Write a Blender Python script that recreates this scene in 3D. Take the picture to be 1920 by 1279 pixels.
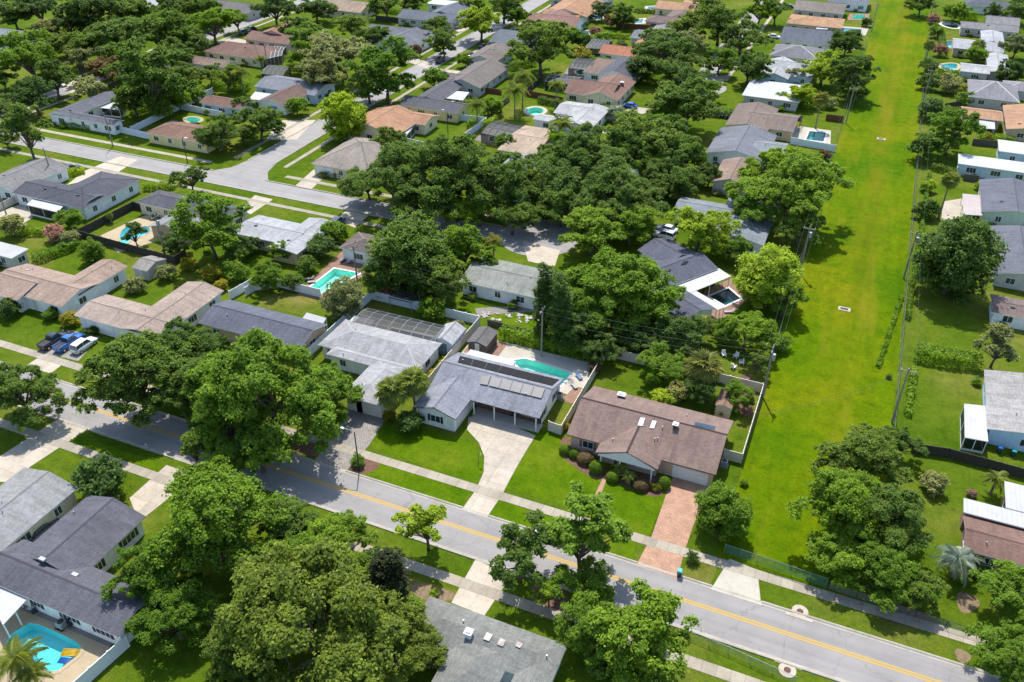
import bpy, bmesh, math, random
import numpy as np
from mathutils import Vector, Matrix
from mathutils.geometry import tessellate_polygon
# ---------------------------------------------------------------- camera, sky, sun, exposure
for o in list(bpy.data.objects): bpy.data.objects.remove(o)
SC = bpy.context.scene; COL = SC.collection
CAMH = 82.0; FPX = 1600.0
PITCH = math.atan(1090/1600); YAW = math.atan(825/math.hypot(1600, 1090))
cam = bpy.data.cameras.new('camera'); cam.lens = 30.0; cam.sensor_width = 36.0; cam.clip_start = 1; cam.clip_end = 6000
co = bpy.data.objects.new('camera', cam); COL.objects.link(co); SC.camera = co
co.location = (0, 0, CAMH); co.rotation_euler = (math.pi/2-PITCH, 0, YAW)
SUN_EL = math.radians(60); SHD = (0.45, -0.893)          # direction in which shadows fall
wd = bpy.data.worlds.new('World'); SC.world = wd; wd.use_nodes = True
nt = wd.node_tree; bg = nt.nodes['Background']
sky = nt.nodes.new('ShaderNodeTexSky'); sky.sky_type = 'NISHITA'; sky.sun_disc = False
sky.sun_elevation = SUN_EL; sky.sun_rotation = math.atan2(-SHD[0], -SHD[1]); sky.altitude = 50
nt.links.new(sky.outputs[0], bg.inputs[0]); bg.inputs[1].default_value = 0.15
sl = bpy.data.lights.new('sun', 'SUN'); sl.energy = 3.4; sl.angle = math.radians(0.55); sl.color = (1, 0.96, 0.9)
so = bpy.data.objects.new('sun', sl); COL.objects.link(so)
ce, se = math.cos(SUN_EL), math.sin(SUN_EL)
so.rotation_euler = Vector((SHD[0]*ce, SHD[1]*ce, -se)).to_track_quat('-Z', 'Y').to_euler(); so.location = (-60, 160, 200)
SC.render.engine = 'CYCLES'
SC.view_settings.view_transform = 'Standard'; SC.view_settings.look = 'None'; SC.view_settings.gamma = 1.0
SC.view_settings.use_curve_mapping = False; SC.view_settings.exposure = 0.84
SC.cycles.max_bounces = 6; SC.cycles.transparent_max_bounces = 12; SC.cycles.diffuse_bounces = 3

# ---------------------------------------------------------------- helpers
CP, SP, CY, SY = math.cos(PITCH), math.sin(PITCH), math.cos(YAW), math.sin(YAW)
def W(px, py, z=0.0):
    """photo pixel (1920x1279) on the horizontal plane z -> world X, Y"""
    a = (px-960)/FPX; b = (639.5-py)/FPX
    fw = CP+b*SP; up = -SP+b*CP
    t = (CAMH-z)/-up
    return ((a*CY-fw*SY)*t, (a*SY+fw*CY)*t)
def dist(px, py, z=0):
    x, y = W(px, py, z); return (x*x+y*y+(CAMH-z)**2)**.5
def depth(x, y, z):
    return (-SY*x+CY*y)*CP-(z-CAMH)*SP
def lin(c):
    c = c/255.0
    return c/12.92 if c <= .04045 else ((c+.055)/1.055)**2.4
LIT = 2.05
def A(r, g, b, k=1.0):
    """albedo of a surface that shows (r,g,b) in full sun"""
    return tuple(min(.86, lin(v)/LIT*k) for v in (r, g, b))+(1.0,)
def new(name, me, parent=None, mats=None):
    o = bpy.data.objects.new(name, me); COL.objects.link(o)
    if parent is not None: o.parent = parent
    if mats is not None and me is not None:
        for m in (mats if isinstance(mats, (list, tuple)) else [mats]): me.materials.append(m)
    return o
def tag(o, label, cat, group=None, kind=None):
    o['label'] = label; o['category'] = cat
    if group: o['group'] = group
    if kind: o['kind'] = kind
    return o
def struct(o, label=None):
    o['kind'] = 'structure'
    if label: o['label'] = label
    return o
def empty(name, loc, rz=0, s=None):
    o = bpy.data.objects.new(name, None); COL.objects.link(o); o.empty_display_size = .5
    o.location = loc; o.rotation_euler = (0, 0, rz)
    if s: o.scale = s
    return o
class MB:
    """collects faces, becomes one mesh"""
    def __init__(s): s.v = []; s.f = []; s.m = []
    def poly(s, pts, mi=0):
        n = len(s.v); s.v += [tuple(p) for p in pts]; s.f.append(tuple(range(n, n+len(pts)))); s.m.append(mi)
    def box(s, x0, y0, z0, x1, y1, z1, mi=0, rz=0, c=(0, 0)):
        n = len(s.v); cr, sr = math.cos(rz), math.sin(rz)
        for z in (z0, z1):
            for x, y in ((x0, y0), (x1, y0), (x1, y1), (x0, y1)):
                s.v.append((c[0]+x*cr-y*sr, c[1]+x*sr+y*cr, z))
        for f in ((3, 2, 1, 0), (4, 5, 6, 7), (0, 1, 5, 4), (1, 2, 6, 5), (2, 3, 7, 6), (3, 0, 4, 7)):
            s.f.append(tuple(n+i for i in f)); s.m.append(mi)
    def tube(s, pts, rad, n=6, mi=0, cap=True):
        pts = [Vector(p) for p in pts]; rings = []
        if not isinstance(rad, (list, tuple)): rad = [rad]*len(pts)
        for i, p in enumerate(pts):
            d = (pts[min(i+1, len(pts)-1)]-pts[max(i-1, 0)]).normalized()
            a = d.cross(Vector((0, 0, 1)))
            if a.length < .05: a = d.cross(Vector((1, 0, 0)))
            a.normalize(); b = d.cross(a)
            k = len(s.v); rings.append(k)
            for j in range(n):
                t = 2*math.pi*j/n; s.v.append(tuple(p+(a*math.cos(t)+b*math.sin(t))*rad[i]))
        for q in range(len(rings)-1):
            for j in range(n):
                s.f.append((rings[q]+j, rings[q]+(j+1) % n, rings[q+1]+(j+1) % n, rings[q+1]+j)); s.m.append(mi)
        if cap:
            s.f.append(tuple(rings[0]+j for j in range(n-1, -1, -1))); s.m.append(mi)
            s.f.append(tuple(rings[-1]+j for j in range(n))); s.m.append(mi)
    def mesh(s, name, mats=(), smooth=False):
        me = bpy.data.meshes.new(name); me.from_pydata(s.v, [], s.f)
        for m in (mats if isinstance(mats, (list, tuple)) else [mats]): me.materials.append(m)
        if s.m: me.polygons.foreach_set('material_index', s.m)
        if smooth: me.polygons.foreach_set('use_smooth', [True]*len(s.f))
        me.update(); return me
    def obj(s, name, mats, parent=None, smooth=False):
        o = bpy.data.objects.new(name, s.mesh(name, mats, smooth)); COL.objects.link(o)
        if parent is not None: o.parent = parent
        return o
def bevel(me, w, seg=1):
    bm = bmesh.new(); bm.from_mesh(me); bmesh.ops.bevel(bm, geom=bm.edges[:]+bm.verts[:], offset=w, segments=seg, affect='EDGES', clamp_overlap=True)
    bm.to_mesh(me); bm.free(); return me

# ---------------------------------------------------------------- materials
MC = {}
def base_mat(name, rough=.8):
    m = bpy.data.materials.new(name); m.use_nodes = True
    t = m.node_tree; b = t.nodes['Principled BSDF']; b.inputs['Roughness'].default_value = rough
    return m, t, b
def nz(t, scale, detail=4, vec=None, rough=.55):
    n = t.nodes.new('ShaderNodeTexNoise'); n.inputs['Scale'].default_value = scale; n.inputs['Detail'].default_value = detail; n.inputs['Roughness'].default_value = rough
    if vec is not None: t.links.new(vec, n.inputs['Vector'])
    return n.outputs['Fac']
def ramp(t, fac, stops):
    r = t.nodes.new('ShaderNodeValToRGB'); e = r.color_ramp.elements
    while len(e) < len(stops): e.new(.5)
    for i, (p, c) in enumerate(stops): e[i].position = p; e[i].color = c if len(c) == 4 else tuple(c)+(1,)
    t.links.new(fac, r.inputs[0]); return r.outputs[0]
def mixc(t, fac, a, b, mode='MIX'):
    n = t.nodes.new('ShaderNodeMix'); n.data_type = 'RGBA'; n.blend_type = mode
    for s, i in ((fac, 0), (a, 6), (b, 7)):
        if isinstance(s, (int, float)): n.inputs[i].default_value = s
        elif isinstance(s, tuple): n.inputs[i].default_value = s
        else: t.links.new(s, n.inputs[i])
    return n.outputs[2]
def pos(t, scale=None):
    g = t.nodes.new('ShaderNodeNewGeometry'); o = g.outputs['Position']
    if scale:
        m = t.nodes.new('ShaderNodeMapping'); m.inputs['Scale'].default_value = scale; t.links.new(o, m.inputs[0]); o = m.outputs[0]
    return o
def bump(t, b, fac, s=.3, d=.05):
    n = t.nodes.new('ShaderNodeBump'); n.inputs['Strength'].default_value = s; n.inputs['Distance'].default_value = d
    t.links.new(fac, n.inputs['Height']); t.links.new(n.outputs[0], b.inputs['Normal'])
def sc(c, k): return (min(1, c[0]*k), min(1, c[1]*k), min(1, c[2]*k), 1)
def plain(name, col, rough=.6, metal=0, var=.12):
    if name in MC: return MC[name]
    m, t, b = base_mat(name, rough); b.inputs['Metallic'].default_value = metal
    c = ramp(t, nz(t, 2.3, 5, pos(t)), [(.3, sc(col, 1-var)), (.7, sc(col, 1+var))])
    t.links.new(c, b.inputs['Base Color']); MC[name] = m; return m
def shingle(col, key=None):
    key = key or 'shingle_%d_%d_%d' % tuple(int(v*1000) for v in col[:3])
    if key in MC: return MC[key]
    m, t, b = base_mat(key, .9); p = pos(t)
    c = ramp(t, nz(t, .33, 4, p), [(.3, sc(col, .86)), (.72, sc(col, 1.1))])
    uv = t.nodes.new('ShaderNodeUVMap')
    mp = t.nodes.new('ShaderNodeMapping'); mp.inputs['Scale'].default_value = (1.1, .16, 1); t.links.new(uv.outputs[0], mp.inputs[0])
    c = mixc(t, .8, c, ramp(t, nz(t, 1.0, 4, mp.outputs[0], .65), [(.32, (.7, .7, .71, 1)), (.5, (.96, .96, .96, 1)), (.64, (1.1, 1.1, 1.1, 1))]), 'MULTIPLY')
    c = mixc(t, .7, c, ramp(t, nz(t, .12, 5, p, .6), [(.34, (.78, .77, .76, 1)), (.55, (1, 1, 1, 1)), (.7, (1.08, 1.07, 1.06, 1))]), 'MULTIPLY')
    br = t.nodes.new('ShaderNodeTexBrick'); t.links.new(uv.outputs[0], br.inputs['Vector'])
    br.inputs['Scale'].default_value = 1; br.inputs['Brick Width'].default_value = .5; br.inputs['Row Height'].default_value = .2; br.inputs['Mortar Size'].default_value = .012
    br.inputs['Color1'].default_value = (.8, .8, .8, 1); br.inputs['Color2'].default_value = (1.12, 1.12, 1.12, 1); br.inputs['Mortar'].default_value = (.55, .55, .55, 1)
    c = mixc(t, .8, c, br.outputs['Color'], 'MULTIPLY')
    c = mixc(t, .7, c, ramp(t, nz(t, 9, 3, p), [(.3, (.72, .72, .72, 1)), (.7, (1.2, 1.2, 1.2, 1))]), 'MULTIPLY')
    c = mixc(t, .6, c, ramp(t, nz(t, 3.2, 4, p), [(.3, (.8, .8, .82, 1)), (.7, (1.14, 1.14, 1.12, 1))]), 'MULTIPLY')
    t.links.new(c, b.inputs['Base Color']); bump(t, b, br.outputs['Fac'], .5, -.02)
    MC[key] = m; return m
def panelroof(col, key=None):
    key = key or 'panel_roof_%d_%d_%d' % tuple(int(v*1000) for v in col[:3])
    if key in MC: return MC[key]
    m, t, b = base_mat(key, .55); p = pos(t)
    c = ramp(t, nz(t, .5, 5, p), [(.3, sc(col, .84)), (.6, sc(col, 1.0)), (.75, sc(col, 1.04))])
    uv = t.nodes.new('ShaderNodeUVMap'); w = t.nodes.new('ShaderNodeTexWave'); w.bands_direction = 'X'; w.inputs['Scale'].default_value = .55
    t.links.new(uv.outputs[0], w.inputs[0])
    c = mixc(t, .5, c, ramp(t, w.outputs['Fac'], [(.0, (.72, .72, .74, 1)), (.12, (1, 1, 1, 1))]), 'MULTIPLY')
    t.links.new(c, b.inputs['Base Color']); bump(t, b, w.outputs['Fac'], .4, .02)
    MC[key] = m; return m
def stucco(col, key=None):
    key = key or 'stucco_%d_%d_%d' % tuple(int(v*1000) for v in col[:3])
    if key in MC: return MC[key]
    m, t, b = base_mat(key, .85); p = pos(t)
    c = ramp(t, nz(t, .9, 5, p), [(.3, sc(col, .88)), (.7, sc(col, 1.05))])
    c = mixc(t, .35, c, ramp(t, nz(t, 1.2, 4, pos(t, (3, 3, .35))), [(.35, (.74, .72, .68, 1)), (.6, (1, 1, 1, 1))]), 'MULTIPLY')
    t.links.new(c, b.inputs['Base Color']); bump(t, b, nz(t, 60, 2, p), .25, .01); MC[key] = m; return m
def brickmat(key, c1, c2, mortar, w=.24, h=.08, ms=.008, uvw=None):
    if key in MC: return MC[key]
    m, t, b = base_mat(key, .85); p = pos(t)
    br = t.nodes.new('ShaderNodeTexBrick')
    mp = t.nodes.new('ShaderNodeMapping'); t.links.new(p, mp.inputs[0])
    if uvw == 'wall': mp.inputs['Rotation'].default_value = (math.pi/2, 0, 0)
    t.links.new(mp.outputs[0], br.inputs['Vector'])
    br.inputs['Scale'].default_value = 1; br.inputs['Brick Width'].default_value = w; br.inputs['Row Height'].default_value = h; br.inputs['Mortar Size'].default_value = ms
    br.inputs['Color1'].default_value = c1; br.inputs['Color2'].default_value = c2; br.inputs['Mortar'].default_value = mortar
    c = mixc(t, .8, br.outputs['Color'], ramp(t, nz(t, .7, 6, p), [(.28, (.72, .7, .68, 1)), (.7, (1.12, 1.1, 1.08, 1))]), 'MULTIPLY')
    c = mixc(t, .8, c, ramp(t, nz(t, 5, 4, p), [(.3, (.8, .78, .76, 1)), (.7, (1.15, 1.15, 1.15, 1))]), 'MULTIPLY')
    t.links.new(c, b.inputs['Base Color']); bump(t, b, br.outputs['Fac'], .6, -.01); MC[key] = m; return m
def concrete(key, col, dirt=.7):
    if key in MC: return MC[key]
    m, t, b = base_mat(key, .9); p = pos(t)
    oi = t.nodes.new('ShaderNodeObjectInfo')
    c = mixc(t, 1.0, col, ramp(t, oi.outputs['Random'], [(0, (.9, .9, .9, 1)), (1, (1.08, 1.07, 1.05, 1))]), 'MULTIPLY')
    c = mixc(t, dirt, c, ramp(t, nz(t, .28, 6, p, .65), [(.3, (.66, .64, .6, 1)), (.55, (1, 1, 1, 1)), (.75, (1.08, 1.07, 1.04, 1))]), 'MULTIPLY')
    c = mixc(t, dirt, c, ramp(t, nz(t, 1.7, 6, p, .7), [(.32, (.74, .73, .7, 1)), (.5, (1, 1, 1, 1))]), 'MULTIPLY')
    c = mixc(t, .6, c, ramp(t, nz(t, 25, 3, p), [(.3, (.86, .86, .86, 1)), (.7, (1.1, 1.1, 1.1, 1))]), 'MULTIPLY')
    t.links.new(c, b.inputs['Base Color']); bump(t, b, nz(t, 40, 2, p), .2, .01); MC[key] = m; return m
def asphalt(key, col, axis=0):
    if key in MC: return MC[key]
    m, t, b = base_mat(key, .88); p = pos(t); st = (.02, .9, 1) if axis == 0 else (.9, .02, 1)
    c = mixc(t, .75, col, ramp(t, nz(t, 1.0, 5, pos(t, st), .6), [(.3, (.8, .8, .81, 1)), (.5, (1, 1, 1, 1)), (.7, (1.12, 1.11, 1.1, 1))]), 'MULTIPLY')
    c = mixc(t, .7, c, ramp(t, nz(t, .22, 6, p, .65), [(.3, (.78, .78, .78, 1)), (.55, (1, 1, 1, 1)), (.75, (1.08, 1.07, 1.05, 1))]), 'MULTIPLY')
    c = mixc(t, .6, c, ramp(t, nz(t, 14, 3, p), [(.3, (.82, .82, .82, 1)), (.7, (1.14, 1.14, 1.14, 1))]), 'MULTIPLY')
    vd = t.nodes.new('ShaderNodeTexVoronoi'); vd.feature = 'DISTANCE_TO_EDGE'; vd.inputs['Scale'].default_value = .16
    wn = t.nodes.new('ShaderNodeTexNoise'); wn.inputs['Scale'].default_value = .6; wn.inputs['Detail'].default_value = 5; t.links.new(p, wn.inputs['Vector'])
    va = t.nodes.new('ShaderNodeVectorMath'); va.operation = 'MULTIPLY_ADD'; va.inputs[1].default_value = (2.5, 2.5, 0); t.links.new(wn.outputs['Color'], va.inputs[0]); t.links.new(p, va.inputs[2]); t.links.new(va.outputs[0], vd.inputs['Vector'])
    cr = ramp(t, vd.outputs['Distance'], [(0, (.62, .62, .63, 1)), (.012, (1, 1, 1, 1))])
    c = mixc(t, .55, c, cr, 'MULTIPLY')
    st_ = ramp(t, nz(t, .5, 4, p, .5), [(.7, (1, 1, 1, 1)), (.78, (.74, .74, .75, 1))]); c = mixc(t, .7, c, st_, 'MULTIPLY')
    t.links.new(c, b.inputs['Base Color']); bump(t, b, nz(t, 40, 2, p), .2, .01); MC[key] = m; return m
def worn(key, col, under):
    m, t, b = base_mat(key, .8); f = ramp(t, nz(t, 2.2, 6, pos(t), .75), [(.3, (.6, .6, .6, 1)), (.42, (0, 0, 0, 1))]); t.links.new(mixc(t, f, col, under), b.inputs['Base Color']); MC[key] = m; return m
def grass(key, cols, big=.05, stripes=False, seed=0.0):
    """cols: dry, mid, lush"""
    if key in MC: return MC[key]
    m, t, b = base_mat(key, .95); b.inputs['Specular IOR Level'].default_value = .03; p = pos(t)
    mp = t.nodes.new('ShaderNodeMapping'); mp.inputs['Location'].default_value = (seed, seed*1.7, 0); t.links.new(p, mp.inputs[0]); q = mp.outputs[0]
    c = ramp(t, nz(t, big, 7, q, .62), [(.33, cols[0]), (.5, cols[1]), (.66, cols[2])])
    c = mixc(t, .75, c, ramp(t, nz(t, .55, 6, q, .65), [(.28, (.55, .64, .5, 1)), (.5, (1, 1, 1, 1)), (.74, (1.34, 1.2, .95, 1))]), 'MULTIPLY')
    c = mixc(t, .9, c, ramp(t, nz(t, 4.5, 5, q, .7), [(.28, (.55, .62, .5, 1)), (.5, (1, 1, 1, 1)), (.75, (1.32, 1.25, 1.2, 1))]), 'MULTIPLY')
    c = mixc(t, .7, c, ramp(t, nz(t, 1.7, 6, q, .7), [(.3, (.62, .7, .6, 1)), (.5, (1, 1, 1, 1)), (.72, (1.28, 1.18, 1.0, 1))]), 'MULTIPLY')
    bare = ramp(t, nz(t, .16, 7, pos(t, (1, 1, 1)), .7), [(.67, (0, 0, 0, 1)), (.76, (1, 1, 1, 1))])
    bf = t.nodes.new('ShaderNodeMath'); bf.operation = 'MULTIPLY'; bf.inputs[1].default_value = .5; t.links.new(bare, bf.inputs[0])
    c = mixc(t, bf.outputs[0], c, A(176, 160, 100))
    if stripes:
        sx = t.nodes.new('ShaderNodeSeparateXYZ'); t.links.new(p, sx.inputs[0])
        d1 = t.nodes.new('ShaderNodeMath'); d1.operation = 'SUBTRACT'; d1.inputs[1].default_value = 5.2; t.links.new(sx.outputs[0], d1.inputs[0])
        d2 = t.nodes.new('ShaderNodeMath'); d2.operation = 'ABSOLUTE'; t.links.new(d1.outputs[0], d2.inputs[0])
        d3 = t.nodes.new('ShaderNodeMapRange'); d3.inputs[1].default_value = 4.2; d3.inputs[2].default_value = .6; t.links.new(d2.outputs[0], d3.inputs[0])
        d4 = ramp(t, nz(t, .16, 6, pos(t, (1, .35, 1)), .7), [(.36, (0, 0, 0, 1)), (.66, (1, 1, 1, 1))])
        d5 = t.nodes.new('ShaderNodeMath'); d5.operation = 'MULTIPLY'; t.links.new(d3.outputs[0], d5.inputs[0]); t.links.new(d4, d5.inputs[1])
        d6 = t.nodes.new('ShaderNodeMath'); d6.operation = 'MULTIPLY'; d6.inputs[1].default_value = .5
        d7 = t.nodes.new('ShaderNodeMapRange'); d7.inputs[1].default_value = 95; d7.inputs[2].default_value = 170; t.links.new(sx.outputs[1], d7.inputs[0])
        d8 = t.nodes.new('ShaderNodeMath'); d8.operation = 'MULTIPLY'; t.links.new(d5.outputs[0], d8.inputs[0]); t.links.new(d7.outputs[0], d8.inputs[1]); t.links.new(d8.outputs[0], d6.inputs[0])
        c = mixc(t, d6.outputs[0], c, A(172, 152, 40))
        c = mixc(t, .65, c, ramp(t, nz(t, .42, 4, pos(t, (1, .05, 1))), [(.3, (.74, .82, .7, 1)), (.6, (1.1, 1.06, 1, 1))]), 'MULTIPLY')
        mb = ramp(t, nz(t, .18, 5, pos(t, (1, .12, 1)), .6), [(.54, (0, 0, 0, 1)), (.68, (1, 1, 1, 1))])
        mf = t.nodes.new('ShaderNodeMath'); mf.operation = 'MULTIPLY'; mf.inputs[1].default_value = .55; t.links.new(mb, mf.inputs[0])
        c = mixc(t, mf.outputs[0], c, A(170, 160, 45))
    t.links.new(c, b.inputs['Base Color']); bump(t, b, nz(t, 9, 6, p, .75), .9, .12); MC[key] = m; return m
def leafmat(key, dark, light, trans=.3, rough=.5):
    if key in MC: return MC[key]
    m, t, b = base_mat(key, rough); b.inputs['Specular IOR Level'].default_value = .16
    at = t.nodes.new('ShaderNodeAttribute'); at.attribute_name = 'tint'
    oi = t.nodes.new('ShaderNodeObjectInfo')
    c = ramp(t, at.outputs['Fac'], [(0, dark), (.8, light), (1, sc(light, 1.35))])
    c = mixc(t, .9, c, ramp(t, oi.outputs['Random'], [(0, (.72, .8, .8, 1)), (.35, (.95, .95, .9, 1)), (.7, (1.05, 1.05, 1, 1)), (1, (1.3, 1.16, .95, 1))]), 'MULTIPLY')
    c = mixc(t, .8, c, ramp(t, nz(t, .35, 4, pos(t)), [(.3, (.72, .76, .7, 1)), (.7, (1.25, 1.2, 1.05, 1))]), 'MULTIPLY')
    t.links.new(c, b.inputs['Base Color'])
    tr = t.nodes.new('ShaderNodeBsdfTranslucent'); c2 = mixc(t, 1.0, c, (1.3, 1.35, .55, 1), 'MULTIPLY'); t.links.new(c2, tr.inputs[0])
    mx = t.nodes.new('ShaderNodeMixShader'); mx.inputs[0].default_value = trans
    t.links.new(b.outputs[0], mx.inputs[1]); t.links.new(tr.outputs[0], mx.inputs[2]); t.links.new(mx.outputs[0], t.nodes['Material Output'].inputs[0])
    MC[key] = m; return m
def seethrough(key, col, alpha, rough=.6):
    if key in MC: return MC[key]
    m, t, b = base_mat(key, rough); b.inputs['Base Color'].default_value = col
    tr = t.nodes.new('ShaderNodeBsdfTransparent'); mx = t.nodes.new('ShaderNodeMixShader'); mx.inputs[0].default_value = alpha
    t.links.new(tr.outputs[0], mx.inputs[1]); t.links.new(b.outputs[0], mx.inputs[2]); t.links.new(mx.outputs[0], t.nodes['Material Output'].inputs[0])
    MC[key] = m; return m
def watermat(key, tint):
    if key in MC: return MC[key]
    m, t, b = base_mat(key, .04); b.inputs['Base Color'].default_value = (.9, .95, 1, 1); b.inputs['Specular IOR Level'].default_value = .6
    tr = t.nodes.new('ShaderNodeBsdfTransparent'); tr.inputs[0].default_value = tint
    gl = t.nodes.new('ShaderNodeBsdfGlossy'); gl.inputs['Roughness'].default_value = .05
    n = t.nodes.new('ShaderNodeBump'); n.inputs['Strength'].default_value = .25; n.inputs['Distance'].default_value = .05
    t.links.new(nz(t, 2.2, 3, pos(t)), n.inputs['Height']); t.links.new(n.outputs[0], gl.inputs['Normal'])
    fr = t.nodes.new('ShaderNodeFresnel'); fr.inputs[0].default_value = 1.33; t.links.new(n.outputs[0], fr.inputs['Normal'])
    mx = t.nodes.new('ShaderNodeMixShader'); t.links.new(fr.outputs[0], mx.inputs[0])
    t.links.new(tr.outputs[0], mx.inputs[1]); t.links.new(gl.outputs[0], mx.inputs[2]); t.links.new(mx.outputs[0], t.nodes['Material Output'].inputs[0])
    MC[key] = m; return m

M_white = plain('white_paint', (.78, .78, .77, 1), .5, 0, .05)
M_offw = plain('off_white_paint', (.62, .6, .55, 1), .6, 0, .08)
M_dark = plain('dark_trim', (.025, .025, .03, 1), .5)
M_black = plain('black_rubber', (.012, .012, .013, 1), .7)
M_grey = plain('grey_metal', (.35, .36, .37, 1), .45, .3)
M_silver = plain('silver_metal', (.6, .61, .62, 1), .35, .6)
M_wood = plain('weathered_wood', A(150, 132, 112), .85, 0, .25)
M_dwood = plain('dark_wood', A(92, 84, 76), .85, 0, .3)
M_rwood = plain('red_brown_wood', A(150, 98, 62), .85, 0, .25)
M_bark = plain('bark', (.12, .095, .07, 1), .95, 0, .35)
M_pbark = plain('palm_bark', (.2, .165, .12, 1), .95, 0, .3)
M_brick = brickmat('red_brick', A(150, 92, 72), A(122, 70, 56), A(170, 150, 135), .24, .08, .012, 'wall')
def glass():
    m, t, b = base_mat('window_glass', .08); b.inputs['Base Color'].default_value = (.03, .04, .05, 1); b.inputs['Specular IOR Level'].default_value = .8
    MC['glass'] = m; return m
M_glass = glass()
M_screen = seethrough('insect_screen', (.018, .019, .021, 1), .64)
M_link = seethrough('chain_link_mesh', (.3, .32, .32, 1), .22)
M_glink = seethrough('green_chain_link_mesh', (.06, .2, .14, 1), .4)
# ---------------------------------------------------------------- foliage
def leaf_mesh(name, P, N, S, tint, aspect=.62):
    """one rhombic leaf or leaf spray per point"""
    n = len(P); rng = np.random.default_rng(len(P)+7)
    r = rng.normal(size=(n, 3)); N = N/np.maximum(1e-6, np.linalg.norm(N, axis=1))[:, None]
    t1 = np.cross(N, r); t1 /= np.maximum(1e-6, np.linalg.norm(t1, axis=1))[:, None]; t2 = np.cross(N, t1)
    a = S[:, None]*t1; b = S[:, None]*aspect*t2; bend = N*S[:, None]*.22
    V = np.stack([P-a-bend, P-b*1.0+bend*.4, P+a-bend, P+b+bend*.4], 1).reshape(-1, 3)
    me = bpy.data.meshes.new(name)
    me.vertices.add(4*n); me.vertices.foreach_set('co', V.astype(np.float32).ravel())
    me.loops.add(4*n); me.loops.foreach_set('vertex_index', np.arange(4*n, dtype=np.int32))
    me.polygons.add(n); me.polygons.foreach_set('loop_start', np.arange(0, 4*n, 4, dtype=np.int32))
    at = me.attributes.new('tint', 'FLOAT', 'POINT'); at.data.foreach_set('value', np.repeat(tint, 4).astype(np.float32))
    me.update(calc_edges=True); return me
def unit(rng, n):
    v = rng.normal(size=(n, 3)); return v/np.linalg.norm(v, axis=1)[:, None]
def crown(seed, nclump=60, ntuft=22, nleaf=17, leaf=.032, hz=.62, cz=.85, gap=0.0, spread=1.0, cr=(.2, .32), under=-.35, lobes=5, bumpy=.25, boughs=0, brad=(.26, .42), spray=.15):
    """unit crown of radius about 1 built as clumps of tufts of leaves; returns leaf mesh and clump centres"""
    rng = np.random.default_rng(seed)
    ph = rng.uniform(0, 6.28, 6); am = rng.uniform(.3, 1, 6)
    C = []; tries = 0
    if boughs:      # limbs first: clumps gather round bough centres and leave gaps between them
        B = []
        while len(B) < boughs:
            d = unit(rng, 1)[0]
            if d[2] < under: continue
            r = rng.uniform(.4, .78) if len(B) > 1 else rng.uniform(.1, .3); b = np.array([d[0]*r, d[1]*r, d[2]*r*hz]); br_ = rng.uniform(*brad)
            if any(np.linalg.norm(b-q[:3]) < .55*(br_+q[3]) for q in B) and rng.random() < .93: continue
            B.append(np.array([*b, br_]))
        for b in B:
            for _ in range(max(4, int(nclump/boughs*(b[3]/np.mean(brad))**1.6))):
                d = unit(rng, 1)[0]; d[2] = abs(d[2]) if rng.random() < .72 else d[2]
                C.append(np.array([*(b[:3]+d*b[3]*rng.uniform(.55, 1.0)*np.array([1.05, 1.05, .72])), rng.uniform(*cr)]))
        nclump = 0
    while len(C) < nclump and tries < 6000:
        tries += 1
        d = unit(rng, 1)[0]
        if d[2] < under: continue
        az = math.atan2(d[1], d[0])
        k = 1+bumpy*sum(am[i]*math.sin((i+2)*az+ph[i])+am[i]*.5*math.sin((i+2)*3*d[2]+ph[i]) for i in range(lobes))/lobes
        r = rng.uniform(.42, .8)*k if rng.random() < .85 else rng.uniform(.1, .5)
        c = np.array([d[0]*r*spread, d[1]*r*spread, d[2]*r*hz]); rad = rng.uniform(*cr)
        if gap and any(np.linalg.norm((c-q[:3])*np.array([1, 1, 1.3])) < gap*(rad+q[3]) for q in C): continue
        C.append(np.array([*c, rad]))
    C = np.array(C); P = []; N = []; T = []
    for c in C:
        u = unit(rng, ntuft); u[:, 2] = np.where(u[:, 2] < -.3, -u[:, 2]*.6, u[:, 2]); rad = c[3]
        tc = c[:3]+u*rad*rng.uniform(.6, 1.0, (ntuft, 1))*np.array([1, 1, .78])
        tt = rng.normal(.5, .13, ntuft)+rng.normal(0, .1)
        tr = rad*rng.uniform(.22, .42, ntuft)
        v = unit(rng, ntuft*nleaf).reshape(ntuft, nleaf, 3); rr = rng.uniform(.25, 1.05, (ntuft, nleaf, 1))
        p = tc[:, None, :]+v*rr*tr[:, None, None]*np.array([1.1, 1.1, .8])
        nn = v*.4+u[:, None, :]*.5+np.array([-.15, .1, .8])+rng.normal(0, .38, v.shape)
        P.append(p.reshape(-1, 3)); N.append(nn.reshape(-1, 3)); T.append((tt[:, None]+rng.normal(0, .16, (ntuft, nleaf))).ravel())
    # loose sprays that blur the clump outlines
    k = int(sum(len(q) for q in P)*spray); ci = rng.integers(0, len(C), k); u = unit(rng, k); u[:, 2] = np.abs(u[:, 2])*.9-.15
    P.append(C[ci, :3]+u*C[ci, 3:4]*rng.uniform(.85, 1.5, (k, 1))); N.append(u*.5+np.array([-.15, .1, .8])+rng.normal(0, .45, (k, 3))); T.append(np.clip(rng.normal(.58, .2, k), 0, 1))
    P = np.concatenate(P); N = np.concatenate(N); T = np.concatenate(T)
    # drop leaves buried deep inside neighbouring clumps
    keep = np.ones(len(P), bool)
    for c in C:
        dd = np.linalg.norm((P-c[:3])/np.array([1, 1, .78]), axis=1); keep &= ~(dd < c[3]*.52)
    P, N, T = P[keep], N[keep], T[keep]
    rng2 = np.random.default_rng(seed+99); S = leaf*rng2.uniform(.6, 1.35, len(P))
    P = P+np.array([0, 0, cz]); C = C.copy(); C[:, 2] += cz
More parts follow.
